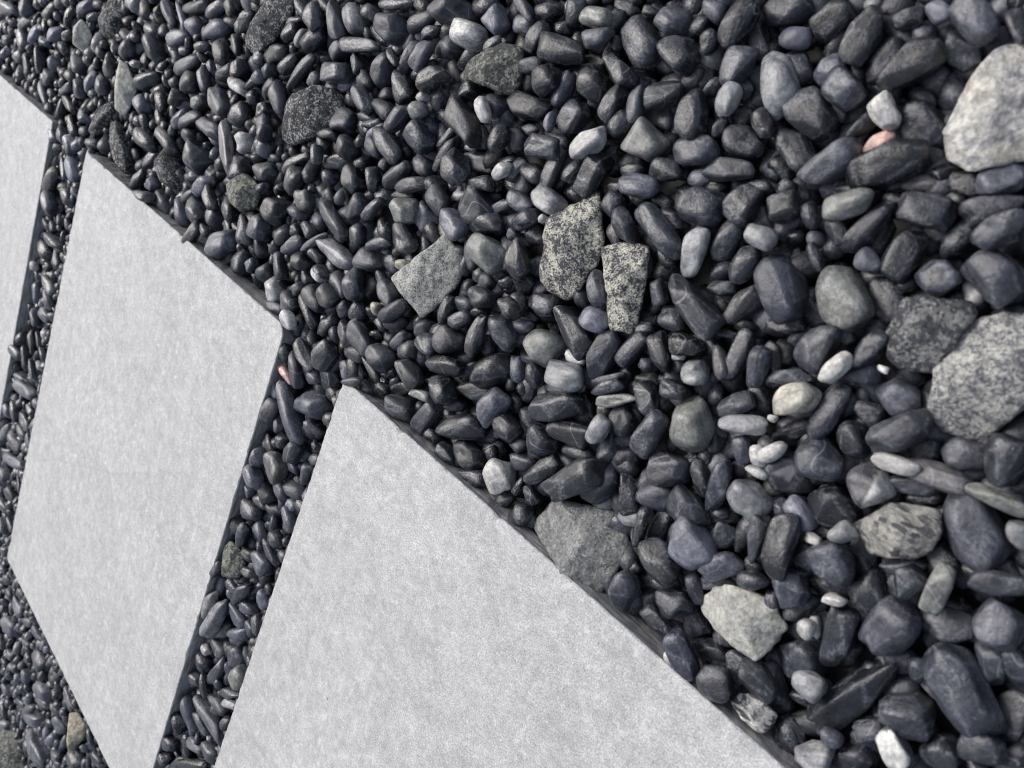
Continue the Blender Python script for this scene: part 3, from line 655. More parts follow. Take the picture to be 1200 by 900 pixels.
4459 6188 -57 26 20 21 15 W|small white rounded pebble well right of the cream tan stone
1541 2166 -95 126 87 91 95 d|charcoal oval pebble just below and right of the broad grey green rock
1438 2169 -194 86 68 72 35 d|charcoal rounded pebble below and right of the broad grey green rock
1267 2033 -95 104 77 81 24 d|charcoal oval pebble left of the pale angular flake
1159 2073 -197 99 68 65 140 d|charcoal oval pebble just left of the pale angular flake
1148 1798 -146 115 46 48 39 g|dull grey elongated pebble just above and left of the pale angular flake
970 1638 -62 87 49 52 40 d|charcoal oval pebble just above the pale angular flake
1298 2196 -121 131 57 54 169 d|charcoal long narrow pebble left of the pale angular flake
1085 2206 -47 151 69 66 142 k|black elongated pebble below and left of the pale angular flake
1125 2281 -34 55 23 22 149 W|small white long narrow pebble below and left of the pale angular flake
1007 2154 -180 115 64 67 24 d|charcoal oval pebble just below and left of the pale angular flake
863 2203 -45 111 97 92 130 d|charcoal rounded pebble just above and left of the white streaked shard
837 2098 -167 96 71 67 152 d|charcoal oval pebble just below the pale angular flake
724 2060 -79 117 74 71 167 d|charcoal elongated pebble just above the white streaked shard
801 1557 -65 97 86 82 136 d|charcoal rounded pebble just above and right of the pale angular flake
688 1458 -180 112 59 62 18 d|charcoal elongated pebble below and left of the grey streaked rock
518 1388 -142 116 94 99 137 d|large charcoal rounded pebble well above and right of the right tip of the nearest slab
406 1201 -32 76 67 71 83 d|charcoal rounded pebble just below the grey streaked rock
302 1150 -22 124 54 56 101 o|olive grey elongated pebble below and right of the grey streaked rock
145 997 -35 112 52 55 28 d|charcoal long narrow pebble well below and right of the grey streaked rock
735 1642 -151 112 51 53 67 d|charcoal elongated pebble just right of the pale angular flake
621 1474 -60 60 31 32 30 W|white elongated pebble right of the pale angular flake
652 1671 -50 50 46 49 120 W|white rounded pebble right of the pale angular flake
634 1664 -118 58 26 27 127 W|small white elongated pebble right of the pale angular flake
530 1637 -113 174 73 77 104 d|large charcoal elongated pebble right of the pale angular flake
631 1872 -202 126 103 108 31 d|large charcoal rounded pebble just below and right of the pale angular flake
523 1895 -62 83 68 72 19 G|light grey oval pebble above and right of the white streaked shard
387 1447 -90 147 116 121 80 g|large dull grey rounded pebble below the grey streaked rock
218 1306 -177 132 84 88 26 d|large charcoal elongated pebble below and right of the grey streaked rock
64 1157 -71 108 96 101 100 g|large dull grey rounded pebble well below and right of the grey streaked rock
364 1843 -143 295 88 93 74 d|large charcoal long narrow pebble right of the white streaked shard
147 1745 -129 124 102 107 38 d|leftmost large charcoal oval pebble well right of the white streaked shard
44 1487 -93 210 118 124 145 d|large charcoal elongated pebble well below the grey streaked rock
11 1317 -120 88 55 58 130 d|charcoal oval pebble well above and right of the right tip of the nearest slab
-65 1274 -127 78 53 56 125 d|charcoal oval pebble well below the pale granite block
208 1543 -127 63 49 52 111 d|charcoal rounded pebble well above and right of the right tip of the nearest slab
116 1875 -68 91 63 67 146 H|half white half dark oval pebble well right of the right tip of the nearest slab
64 1935 -168 79 64 67 84 d|leftmost charcoal rounded pebble well right of the right tip of the nearest slab
216 2094 -171 112 84 88 62 d|large charcoal rounded pebble right of the right tip of the nearest slab
485 2236 -214 120 90 95 119 d|large charcoal oval pebble just below and right of the white streaked shard
353 2192 -97 101 82 86 28 G|light grey oval pebble just right of the right tip of the nearest slab
241 1897 -149 93 38 40 47 d|charcoal elongated pebble well above and right of the right tip of the nearest slab
225 1899 -74 76 46 49 51 g|sideways dull grey oval pebble well right of the right tip of the nearest slab
-38 1790 -140 84 80 84 83 d|rightmost charcoal rounded pebble well right of the right tip of the nearest slab
-126 1623 -58 98 68 71 30 d|large charcoal oval pebble below the grey streaked rock, below the dark speckled granite lump
-142 1480 -192 124 76 80 94 d|large charcoal rounded pebble well below and right of the grey streaked rock
-192 1660 -174 60 46 48 35 g|right-dipping dull grey oval pebble well right of the right tip of the nearest slab
673 2059 -163 116 57 54 139 d|charcoal elongated pebble just above and right of the white streaked shard
13465 1476 -155 431 107 150 13 g
12531 1292 -93 136 109 104 137 d
11648 1141 -84 190 77 73 44 d
11083 1100 -118 190 98 83 55 d
12617 1472 -143 315 82 78 29 d
12082 1523 -87 204 67 63 45 g
13225 1849 -144 184 75 91 27 g
11690 1533 -110 162 68 96 8 d
11461 1384 -127 163 92 97 28 g
13184 2023 -118 129 79 83 46 g
12550 1691 -107 149 91 77 130 g
12298 1944 -137 183 82 69 126 d
13109 2234 -141 109 67 70 45 g
11787 1777 -91 192 87 74 125 d
11483 1923 -159 141 112 106 72 d
11348 1705 -145 98 80 112 57 g
11467 2125 -100 215 64 55 149 g
10664 1860 -78 194 58 55 29 d
10888 1263 -60 111 53 63 30 g
10354 1767 -111 132 107 91 118 g
10310 933 -91 112 64 67 31 g
10532 893 -66 188 68 72 29 g
10488 825 -132 270 63 66 14 s
10598 1517 -152 204 109 130 167 g
10046 1593 -86 153 75 64 62 g
9763 1560 -109 133 86 73 132 g
9573 1319 -76 112 84 72 126 d
9542 1110 -92 99 63 66 149 d
9269 1061 -115 141 101 107 40 g
9038 605 -141 141 97 102 146 d
8836 743 -177 149 93 130 2 g
8626 537 -57 72 50 52 41 d
8447 506 -72 182 61 58 149 g
8171 468 -72 173 35 34 143 g
8151 679 -91 194 81 85 32 g
8687 1490 -135 122 109 103 137 g
8175 1316 -76 110 71 68 127 d
8186 1464 -102 118 59 50 136 d
7939 1199 -110 110 88 106 171 d
7907 869 -114 238 80 76 33 d
8128 849 -121 83 71 85 176 d
7481 890 -84 146 62 59 134 g
7304 750 -38 60 38 40 152 g
7458 1110 -96 104 77 81 39 g
7931 506 -133 109 97 117 43 g
7524 444 -137 195 84 101 20 g
7909 345 -72 254 60 63 18 d
7558 274 -99 173 69 66 34 g
7223 214 -73 93 74 78 144 d
6980 268 -86 120 76 65 66 d
7615 641 -73 114 50 60 21 d
7287 595 -93 150 78 74 132 d
7038 483 -84 115 49 46 133 d
7127 746 -96 136 60 57 38 d
6944 665 -148 97 95 113 58 d
6624 714 -77 117 39 37 40 d
6573 825 -92 68 56 59 51 d
7178 1266 -110 223 79 83 176 g
7522 1294 -86 204 73 77 29 d
7789 1370 -95 148 65 62 43 d
8389 1760 -96 222 98 103 168 d
7961 1623 -109 227 84 88 169 d
8750 1766 -106 95 52 49 160 d
8317 1907 -198 185 94 89 48 d
7563 1458 -144 136 93 111 175 d
7024 1661 -180 108 86 91 2 d
6998 1765 -78 161 73 76 40 g
8307 2160 -72 158 70 67 49 d
8417 2248 -177 105 74 89 169 d
8066 2134 -124 90 66 79 51 g
10861 2162 -130 197 88 75 73 d
10551 2002 -102 194 65 62 164 g
10339 2199 -103 168 70 66 145 d
10152 2019 -140 158 80 96 169 g
10726 2458 -65 103 89 85 127 g
10546 2395 -95 137 90 85 156 g
10101 2643 -115 209 109 103 150 g
10699 2844 -120 211 78 66 89 d
10282 2714 -66 173 47 40 140 g
10582 2981 -58 227 92 78 66 d
10313 2621 -179 95 90 108 145 d
6154 -10 -66 124 54 57 155 d
5886 -91 -72 164 44 46 170 d
5283 -153 -119 85 64 90 0 d
4724 -221 -101 142 59 56 37 d
4989 -268 -63 184 44 46 12 d
4772 -326 -104 110 53 74 166 d
4148 -434 -92 114 56 59 25 d
4569 -177 -83 99 42 44 27 d
3942 -234 -69 83 41 39 34 g
6220 197 -61 110 60 57 45 d
6263 115 -110 116 51 48 30 g
6374 401 -102 177 78 82 22 d
6153 430 -86 134 66 63 48 d
5923 439 -63 222 52 49 52 d
6588 488 -74 68 67 57 115 g
6389 554 -76 77 63 66 46 d
6493 640 -57 67 55 57 48 g
5936 270 -186 116 82 86 152 d
5740 453 -85 78 52 50 58 g
5566 180 -109 111 71 74 41 d
5213 200 -47 100 52 50 139 d
5226 198 -144 131 44 42 156 g
5134 -41 -144 164 57 60 170 d
4813 69 -30 89 32 33 154 d
4710 29 -80 141 48 45 77 g
4558 66 -123 119 53 51 44 d
5097 300 -112 87 73 88 154 d
5005 417 -23 147 69 65 152 g
4865 323 -141 78 60 72 35 d
4788 413 -71 138 65 68 172 d
4972 517 -87 110 40 42 17 d
4881 548 -74 110 32 33 23 d
4807 586 -85 119 48 46 37 g
5348 767 -95 127 52 73 6 d
6355 688 -107 125 69 65 60 d
6349 871 -97 89 64 77 40 d
6178 1127 -120 107 88 106 149 g
6314 1152 -120 69 48 58 36 g
5687 1100 -95 188 62 59 37 d
5365 940 -26 102 54 52 133 g
5426 870 -120 82 61 73 163 d
5175 925 -118 194 68 71 25 d
5239 1077 -153 86 84 101 47 d
4776 688 -83 111 58 61 164 d
4931 700 -69 52 47 50 53 d
4880 838 -105 71 47 66 34 d
4631 888 -37 103 59 57 133 d
4630 883 -143 85 60 57 132 d
4216 788 -45 161 53 56 30 d
4318 395 -132 94 81 77 135 d
4411 324 -197 88 62 87 8 d
4226 642 -108 110 63 66 164 d
4072 391 -82 107 38 36 60 d
4038 496 -82 154 46 44 67 d
4050 67 -104 77 70 73 30 d
4126 180 -128 83 59 82 174 d
3826 386 -78 56 29 30 19 g
3796 308 -131 83 61 58 134 d
3558 276 -124 59 37 35 133 d
3482 407 -99 57 36 35 75 d
4053 716 -117 105 69 97 5 d
3601 555 -54 119 57 60 20 d
3579 553 -172 78 50 71 16 d
6054 1449 -86 65 48 58 39 g
3768 -485 -54 117 40 42 151 g
3764 -400 -99 102 58 61 7 d
3450 -451 -101 62 43 60 6 d
3576 -196 -79 99 52 54 21 d
3180 -333 -125 141 37 39 10 d
3023 -462 -74 61 37 38 143 d
3104 -661 -155 98 53 55 165 d
2904 -657 -104 57 33 35 177 d
2498 -736 -60 76 51 54 164 g
2557 -659 -85 58 48 46 80 d
2462 -592 -77 68 54 51 81 d
3484 218 -97 94 65 62 134 g
3358 140 -42 68 33 35 10 d
3245 55 -39 64 35 33 91 g
2973 261 -68 74 51 48 64 d
3265 360 -100 92 62 65 162 d
3399 395 -89 96 43 41 64 g
2190 25 -108 74 52 54 16 d
2599 124 -83 87 42 45 10 d
2653 235 -110 73 38 39 19 d
2129 47 -117 96 34 36 19 d
2184 -229 -43 53 35 33 84 d
1483 -178 -146 88 31 32 19 d
1744 -88 -108 54 43 45 12 d
10484 3225 -44 200 104 98 152 g
10520 3243 -179 136 125 119 146 g
10081 3008 -123 147 106 101 153 d
10652 3383 -143 81 79 83 129 g
10623 3547 -124 187 74 78 173 g
10710 3737 -143 86 66 69 55 g
10221 3617 -112 271 87 121 6 d
10468 3806 -94 255 103 108 173 d
9939 3450 -93 81 63 66 55 d
10163 3317 -93 105 59 56 151 g
9847 3254 -67 92 50 42 138 g
9878 3153 -95 68 44 53 42 g
10151 3839 -151 187 97 82 140 d
10634 4212 -120 140 61 58 157 g
10066 4156 -91 209 92 87 177 g
10513 4443 -120 159 91 77 128 g
10078 4364 -116 159 97 83 150 g
10362 4150 -142 120 66 69 168 d
10074 4554 -120 176 92 96 5 g
10312 4717 -67 147 82 70 152 g
10229 4731 -169 280 65 68 17 g
10572 4701 -101 68 60 57 88 d
10306 5051 -79 170 66 56 131 d
10081 4907 -79 142 49 42 143 d
9856 5006 -78 127 65 55 153 d
10658 5389 -50 170 85 90 180 d
10405 5353 -76 190 58 50 132 d
10744 5627 -107 127 85 73 143 d
10527 5707 -137 226 88 92 11 g
10034 5440 -135 80 78 82 102 g
10080 5339 -58 180 49 42 144 g
10679 5823 -92 133 51 44 165 d
10651 5162 -78 93 82 86 55 g
10472 3993 -125 136 59 71 2 g
10358 3488 -108 110 68 65 160 d
10205 3958 -77 67 57 54 74 d
8027 2244 -12 201 61 86 9 g
7818 2222 -151 183 93 88 162 g
7426 2165 -155 172 83 79 143 g
6926 2238 -47 165 73 69 64 g
6525 1995 -184 127 78 74 133 d
6438 2262 -190 155 82 77 56 g
6146 1871 -82 157 75 71 134 d
6494 1802 -106 156 89 85 161 d
6097 1919 -163 91 65 62 147 d
6790 1818 -57 156 67 64 150 d
7346 1982 -152 152 67 64 44 d
5931 2097 -115 67 62 59 54 g
6779 2122 -76 81 46 43 162 g
5397 1316 -72 102 74 71 131 s
5485 1456 -130 119 72 101 178 d
4518 1072 -37 125 49 47 60 d
4648 1320 -96 95 74 71 132 d
4351 1158 -57 99 59 56 140 d
4377 1273 -63 140 49 51 29 d
3441 639 -124 111 43 45 45 g
4520 962 -113 102 56 79 176 d
4344 881 -125 133 56 58 21 d
5952 1922 -148 120 75 71 133 d
5643 1704 -128 105 75 72 66 g
5445 1582 -106 65 57 54 125 d
5384 1697 -97 148 71 75 43 d
5117 1565 -63 181 35 34 45 g
5227 1510 -72 95 56 53 160 d
5493 1922 -89 134 66 63 126 d
5224 1772 -76 84 73 77 164 d
5081 1659 -131 101 67 94 168 d
5759 2088 -154 105 88 93 37 d
5176 1882 -143 90 57 54 148 g
5264 2153 -120 127 87 82 161 d
5186 1994 -105 72 53 56 59 d
5081 2275 -163 105 91 96 153 d
5396 2265 -89 145 51 54 14 g
4981 2097 -106 186 56 53 149 d
4942 1967 -99 134 83 79 161 d
4723 1755 -136 135 72 69 148 g
4262 1517 -115 101 43 41 147 d
4590 1892 -127 71 63 60 131 d
4438 1837 -144 97 80 76 133 d
4112 1538 -62 131 67 64 159 d
3988 1630 -46 156 64 67 47 d
4007 1597 -165 93 57 60 166 d
3998 1729 -153 107 76 91 49 d
3925 1812 -152 104 59 56 65 g
4120 1791 -110 64 43 41 160 d
3746 1637 -176 90 63 88 43 d
3541 1415 -94 119 59 56 90 d
3369 1396 -73 96 60 63 42 d
3792 1838 -150 94 82 86 29 g
4434 2033 -114 131 76 72 148 d
4312 2124 -124 142 61 64 14 g
4057 2124 -105 137 43 41 161 d
4247 2225 -167 113 53 51 149 d
4355 2265 -135 67 52 55 2 g
4720 2091 -131 131 63 60 62 d
4555 2095 -87 72 49 47 134 d
4894 2355 -188 137 78 110 5 d
4856 2551 -68 169 62 59 135 d
5051 2517 -71 118 75 72 150 k
4679 2533 -135 90 61 73 29 g
4108 2259 -6 112 38 39 29 g
3422 1867 -133 141 39 41 29 d
3127 1458 -120 85 53 50 145 d
2969 1122 5 90 57 54 156 d
3328 1098 -155 85 74 78 180 d
3552 1002 -134 117 54 52 132 d
3216 1691 -150 98 45 48 60 d
3166 1043 -130 62 51 53 25 d
3268 1286 -95 66 37 52 27 d
4234 1255 -127 51 42 40 148 d
3262 551 -85 107 62 65 179 d
3070 686 -112 80 62 65 153 d
3217 743 -77 42 42 44 73 d
2618 326 -86 75 65 62 80 d
2518 231 -137 75 55 58 175 d
2352 203 -125 74 48 50 2 d
2534 470 -80 74 38 36 142 d
2197 461 -138 84 54 56 150 d
1807 465 -80 79 40 42 24 d
2115 630 -65 81 49 46 131 d
2426 820 -102 80 33 31 83 g
2970 1096 -71 86 58 55 132 d
2917 1146 -135 81 42 44 173 d
2950 1292 -149 89 58 60 2 g
2924 1224 -95 113 50 52 26 g
2131 848 -109 73 50 53 26 d
1847 920 -118 62 47 50 149 d
1991 1087 -117 83 44 46 29 d
1876 1025 -140 74 37 39 19 d
1997 1000 -58 44 37 39 27 d
2190 1196 -85 137 32 34 41 d
2657 1421 -78 78 69 72 160 d
2842 1476 -141 95 59 56 132 d
1726 745 -103 78 46 48 149 d
1686 654 -96 73 34 36 7 d
1555 -12 -58 72 39 41 138 d
1444 151 -73 82 30 31 138 d
1376 362 -161 72 41 43 146 d
1165 415 -134 51 45 48 156 d
1260 -203 -117 62 35 36 18 d
10753 6064 -120 255 69 59 165 d
10205 5725 -101 330 110 115 13 g
10405 6149 -78 166 85 72 146 g
10038 6118 -112 219 86 82 170 g
10661 6280 -74 173 86 73 166 g
10614 6631 -111 203 99 104 51 g
10305 6564 -123 248 109 104 171 d
10119 6315 -113 176 78 75 4 g
9754 6239 -76 131 59 50 146 g
10745 6536 -106 111 87 105 16 g
10599 6922 -161 205 79 110 18 d
10089 6749 -65 420 78 82 20 g
10009 6670 -134 157 75 79 58 g
10489 7243 -163 223 146 139 3 d
10111 7328 -141 181 112 107 166 d
9822 6953 -86 149 54 46 147 g
10264 7647 -134 191 95 90 179 d
10168 7868 -113 173 86 82 169 g
9886 7665 -102 161 68 58 171 g
9910 8119 -107 122 79 82 18 g
9801 7870 -83 78 56 59 7 g
9814 8376 -91 121 58 61 11 g
10402 7449 -116 94 79 75 158 d
9948 5869 -88 134 61 58 174 g
5101 3536 -77 114 52 49 178 g
4916 3628 -27 130 95 90 169 g
5049 4196 -90 118 70 67 157 g
4878 3937 -74 150 82 86 6 g
4844 4178 -43 138 66 63 88 k
4733 4311 -94 114 62 65 15 d
4807 4237 -142 94 65 62 159 g
5029 4685 -26 115 45 47 68 d
4994 3817 -80 69 54 51 158 g
4670 4448 -99 111 52 73 31 g
5012 3037 -47 142 77 73 74 g
5063 2863 -93 90 64 60 151 g
4886 3098 -85 64 47 45 137 g
4796 3190 -113 77 73 77 180 g
4947 3326 -117 128 64 61 153 d
5085 3315 -138 59 54 65 7 g
4953 3452 -56 99 96 91 174 g
4559 3162 -58 130 80 84 70 d
4514 3141 -145 101 60 63 9 g
4570 3308 -120 71 52 49 178 g
4353 3225 -85 107 66 63 88 d
5007 3681 -161 98 74 77 4 g
4763 3684 -81 113 79 75 156 d
4615 3568 -116 105 73 69 169 g
4455 3460 -111 127 72 75 11 g
4838 3829 -124 106 61 65 4 g
4647 3779 -158 107 82 86 11 d
4385 3681 -80 130 62 59 146 g
4882 3999 -166 108 62 65 5 g
4687 4028 -90 103 64 61 157 g
4466 3958 -100 104 75 71 172 d
4467 4086 -79 146 52 50 155 g
4534 4225 -75 132 84 80 173 g
4330 2950 -59 54 32 30 165 d
3920 2209 -129 93 50 53 7 d
3234 1961 -175 81 69 73 173 d
3083 2247 -79 100 55 52 172 d
2542 2247 -150 83 51 53 65 d
3288 2234 -127 69 48 46 173 d
2767 2054 -136 59 46 43 133 d
4023 2266 -87 83 42 44 179 d
2619 1706 -152 89 58 55 157 d
2140 1222 -38 109 45 47 46 d
1783 1036 -39 81 54 57 10 d
2194 1677 -122 119 47 49 24 d
2279 1778 -152 111 41 43 11 d
2511 1954 -130 99 57 60 24 d
2627 1888 -152 76 57 60 176 d
2447 2078 -73 71 29 27 83 d
2345 2073 -85 72 43 41 158 d
1588 2087 -167 81 37 39 70 d
1013 1594 -122 54 40 42 7 d
990 575 -142 74 31 33 29 d
1097 1289 -156 56 38 40 126 d
1041 1269 -116 49 43 45 135 g
848 1518 -121 90 32 34 38 d
273 633 -98 40 36 38 56 d
9444 8499 -102 132 78 74 175 d
9136 8472 -106 202 85 72 174 g
8378 8310 -110 188 69 65 6 g
8670 8358 -100 121 71 74 22 d
9016 9212 -102 120 75 79 14 d
9154 9463 -82 115 60 57 11 d
8200 8596 -140 220 124 118 9 d
8481 8794 -100 98 68 65 13 d
8436 9080 -130 104 84 101 7 d
7903 8826 -126 244 114 119 18 g
7891 9034 -168 228 89 107 33 g
9414 9350 -108 139 73 69 179 d
9541 8834 -83 83 61 57 5 g
8596 8652 -85 142 51 54 27 d
8948 9801 -128 137 87 92 8 g
8638 9347 -97 70 64 67 172 g
8500 9624 -151 214 77 81 26 g
8176 9434 -160 278 79 111 50 g
7963 9393 -106 345 102 107 36 g
8928 10131 -102 172 68 57 155 g
8785 10360 -203 171 123 172 90 g
8055 9730 -145 182 85 89 23 d
7613 8297 -89 102 61 52 158 d
7198 8297 -103 201 71 60 173 g
7318 8849 -137 164 97 92 6 g
6738 8873 -150 206 114 120 17 d
6490 8214 -92 119 70 59 157 d
6218 8313 -110 167 80 76 12 d
7172 9228 -105 162 62 74 35 g
7574 9762 -113 412 51 53 52 g
5029 4878 -128 131 70 67 89 d
4853 4763 -125 131 65 62 174 g
4630 4899 -91 155 64 61 174 g
4540 4745 -105 122 70 73 10 g
4643 4648 -49 178 66 70 61 d
4563 5057 -121 176 65 92 43 g
4407 4857 -97 89 67 64 3 g
4522 5292 -155 122 100 105 66 g
4920 5697 -118 116 93 98 3 k
4964 5943 -104 97 67 63 7 g
4678 5605 -106 187 71 68 77 g
4777 5840 -77 127 74 63 146 d
4528 5438 -93 78 48 41 145 g
4401 5600 -94 174 50 52 37 d
4695 5932 -167 151 66 63 179 g
4661 6213 -84 156 48 41 172 g
4320 5874 -75 89 45 47 82 g
4504 5824 -89 161 74 70 12 d
5004 6525 -90 121 91 78 163 d
5009 6804 -70 130 80 76 20 d
4765 6625 -94 129 57 48 144 g
4659 6491 -99 155 64 61 23 g
4420 6334 -107 132 87 83 177 g
5014 7005 -53 125 67 70 25 d
4834 6927 -99 178 50 52 71 g
4592 6658 -67 288 54 57 45 d
4379 4519 -97 97 74 63 146 g
4571 4551 -169 133 64 89 61 g
4329 4749 -76 105 65 55 142 g
1381 2001 -176 87 55 57 40 d
1213 1896 -115 86 48 46 141 d
855 1688 -106 60 43 45 124 g
327 2042 -77 52 46 48 34 g
-232 1588 -111 64 45 47 61 d""".splitlines()
CHUNKS = """S3 24 131 1025 -651 -47 -0.267 0.169 0.949 -0.100 0.063 0.993 179 127 10 179 74 13 174 -30 19 166 -142 26 120 -210 25 58 -242 21 -38 -237 11 -169 -51 -14 -228 114 -30 15 247 -14 104 227 -4|big cream boulder with a grey veined side at the right edge|boulder
S2 34 91 859 243 -48 -0.229 -0.065 0.971 -0.085 -0.024 0.996 138 92 14 141 -88 10 41 -139 0 -81 -186 -11 -128 -158 -15 -108 136 -6 -5 183 4 76 172 11|dark speckled granite lump lying against the paler granite block|stone chunk
S1 34 131 572 294 -75 -0.153 -0.079 0.985 -0.057 -0.029 0.998 108 270 14 209 1 12 180 -109 7 137 -200 2 18 -273 -7 -72 -284 -12 -188 -101 -14 -164 58 -8 -131 227 -1 -68 281 4 45 299 11|largest pale speckled granite block on the gravel by the right edge|stone chunk
S6 30 153 3784 1274 -82 -0.697 -0.235 0.678 -0.280 -0.094 0.955 272 138 93 25 -301 -22 -206 -178 -78 -222 -59 -71 -73 287 7|squared pale granite chip tilted among the black pebbles|stone chunk
S4 36 164 2787 643 -97 -0.596 -0.138 0.791 -0.232 -0.054 0.971 168 90 45 213 -77 47 180 -128 36 -8 -342 -21 -54 -284 -29 -155 -118 -44 -186 2 -44 -154 233 -24 -121 286 -13 7 289 18 97 236 36|tall jagged black and cream speckled stone beside a speckled block|stone chunk
S4 36 125 2334 683 -71 -0.530 -0.155 0.834 -0.204 -0.060 0.977 206 -116 36 114 -199 12 -33 -227 -21 -67 -162 -24 -174 182 -25 -145 232 -16 -29 251 9|upright oblong block of black and cream speckle beside the jagged stone|stone chunk
s2 18 146 5618 695 -58 -0.834 -0.103 0.543 -0.348 -0.043 0.936 176 285 79 246 52 94 215 -75 77 26 -224 -0 -208 -243 -89 -286 -171 -114 -218 29 -80 -114 139 -36 51 279 32|dark rounded granite lump with fine white speckle above the middle slab|stone chunk
s3 24 86 3818 -109 -35 -0.724 0.021 0.689 -0.290 0.008 0.957 286 119 86 142 -45 43 3 -155 2 -125 -172 -36 -193 -40 -58 -197 103 -61 136 125 40|dark wedge of greenish rough stone pointing left near the top|stone chunk
o2 26 125 1909 2128 -114 -0.407 -0.454 0.792 -0.159 -0.177 0.971 321 80 67 313 -27 46 257 -137 17 133 -196 -14 -57 -265 -58 -148 -244 -69 -210 -192 -69 -246 -71 -53 -231 182 -5 -175 266 20 -120 275 30 117 177 51|broad grey green flat rock resting against the edge of the nearest slab|stone chunk
y 28 91 918 1841 -71 -0.218 -0.437 0.872 -0.083 -0.167 0.982 225 49 27 220 -7 17 170 -87 -0 82 -122 -14 -54 -174 -34 -191 -102 -33 -172 63 -4 -151 144 12 -40 142 21 71 136 29 185 112 35|pale greenish grey angular flake among black pebbles near the bottom|stone chunk
s4 22 64 535 1023 -7 -0.141 -0.270 0.952 -0.053 -0.101 0.993 173 89 18 98 -73 -2 3 -137 -14 -88 -165 -21 -130 -91 -16 -136 11 -6 -101 79 3 -16 127 12 36 156 18 96 133 19|grey streaked rough rock below the granite block|stone chunk
s2 20 119 6530 199 -37 -0.873 -0.027 0.486 -0.371 -0.011 0.929 169 305 71 176 71 71 74 -157 28 -36 -278 -18 -163 -275 -68 -188 -77 -76 -98 115 -38 36 274 18|long dark rough speckled stone cut by the top edge|stone chunk
y 20 113 10407 1183 -39 -0.939 -0.107 0.328 -0.419 -0.048 0.907 90 130 48 129 -50 57 61 -173 19 -68 -126 -38 -133 -23 -63 -93 160 -35|small pale greenish chip beside a dark oval stone at top left|stone chip
y 18 128 9047 1420 -53 -0.918 -0.144 0.371 -0.404 -0.063 0.912 45 242 37 132 -57 55 146 -261 46 35 -252 -2 -157 -34 -72 -111 256 -31|narrow pale cream grey shard standing upright at top left|stone chip
o3 20 92 6235 1570 -32 -0.844 -0.213 0.492 -0.358 -0.090 0.929 194 -1 75 62 -153 9 -76 -145 -43 -167 -59 -70 -169 75 -58 -39 155 -0 117 121 57|dull grey green rough chip just right of the middle slab|stone chip
t 16 131 6836 8464 -73 -0.595 -0.737 0.320 -0.267 -0.330 0.905 -1 185 67 202 -100 23 100 -177 -35 -88 -137 -76 -153 -8 -48 -91 235 59|cream tan stone beside the lower left side of the middle slab|stone chip
o3 18 243 8329 10459 -139 -0.600 -0.753 0.269 -0.274 -0.344 0.898 210 341 195 441 -99 96 101 -287 -79 -343 -244 -198 -454 -79 -169 -220 225 19|rough mossy grey rock in the bottom left corner|stone chunk
o3 18 96 4894 4497 -53 -0.645 -0.593 0.482 -0.274 -0.252 0.928 25 166 52 149 -61 28 126 -147 -3 -21 -129 -41 -119 -60 -51 -145 100 -16|greenish grey rough chip wedged in the joint beside the middle slab|stone chip
S5 16 38 657 2193 -59 -0.152 -0.508 0.848 -0.059 -0.195 0.979 118 38 15 98 -31 -0 23 -80 -15 -93 -62 -18 -96 -4 -7 -84 67 8 22 73 16|white streaked grey shard by the right hand tip of the nearest slab|stone chip""".splitlines()
KIND = dict(W='white_pebble', P='pink_pebble', G='light_grey_pebble', o='olive_pebble', t='tan_pebble', H='two_tone_pebble', h='two_tone_pebble', s='speckled_pebble')
GROUP = dict(W='white pebbles scattered in the gravel', P='pink pebbles in the gravel', G='light grey pebbles in the gravel', o='olive grey pebbles in the gravel',
             t='tan pebbles in the gravel', H='two tone pebbles in the gravel', h='two tone pebbles in the gravel')

rg = np.random.default_rng(11)
soup = []                                   # the gravel that is not picked out one by one
place3, quad3 = [], []
placed = []                                 # x, y, a, b, cos, sin
for row in PEBBLES:
    body, _, label = row.partition('|')
    q = body.split(); x, y, z, a, b, h = [float(t)*1e-4 for t in q[:6]]; rz = math.radians(float(q[6])); tone = q[7]  # far stones are more often grey: grazing sky sheen put into the tone
    placed.append((x, y, a*.8, b*.8, math.cos(rz), math.sin(rz)))
    E = np.array([[math.cos(rz), -math.sin(rz), 0], [math.sin(rz), math.cos(rz), 0], [0, 0, 1]])@np.diag([a, b, h]); place3.append((x, y, z)); quad3.append(E@E.T)
    dist = math.sqrt(x*x+y*y+(z-U)**2); pxs = 929*2*math.sqrt(a*b)/dist
    sub = 4 if pxs > 30 else 3
    v, f, wear_glint = pebble_shape(rg, sub, (a, b, h), .45 if dist > .72 else 0.0)
    tint = tint_of(tone, rg, v); loc = v*1000 + rg.uniform(0, 900, 3)
    if label:
        me = mesh_np('pebble', v, f, PEB if tone != 's' else CH_MAT['s2']); add_attrs(me, tint, loc, wear_glint)
        o = bpy.data.objects.new(KIND.get(tone, 'dark_pebble'), me); COL.objects.link(o)
        o.location = (x, y, z); o.rotation_euler = (0, 0, rz)
        tag(o, label, 'pebble', GROUP.get(tone, 'dark pebbles of the gravel bed'))
    else:
        c, s = math.cos(rz), math.sin(rz)
        v = v@np.array([[c, s, 0], [-s, c, 0], [0, 0, 1]]) + (x, y, z)
        soup.append((v, f, tint, loc, wear_glint))

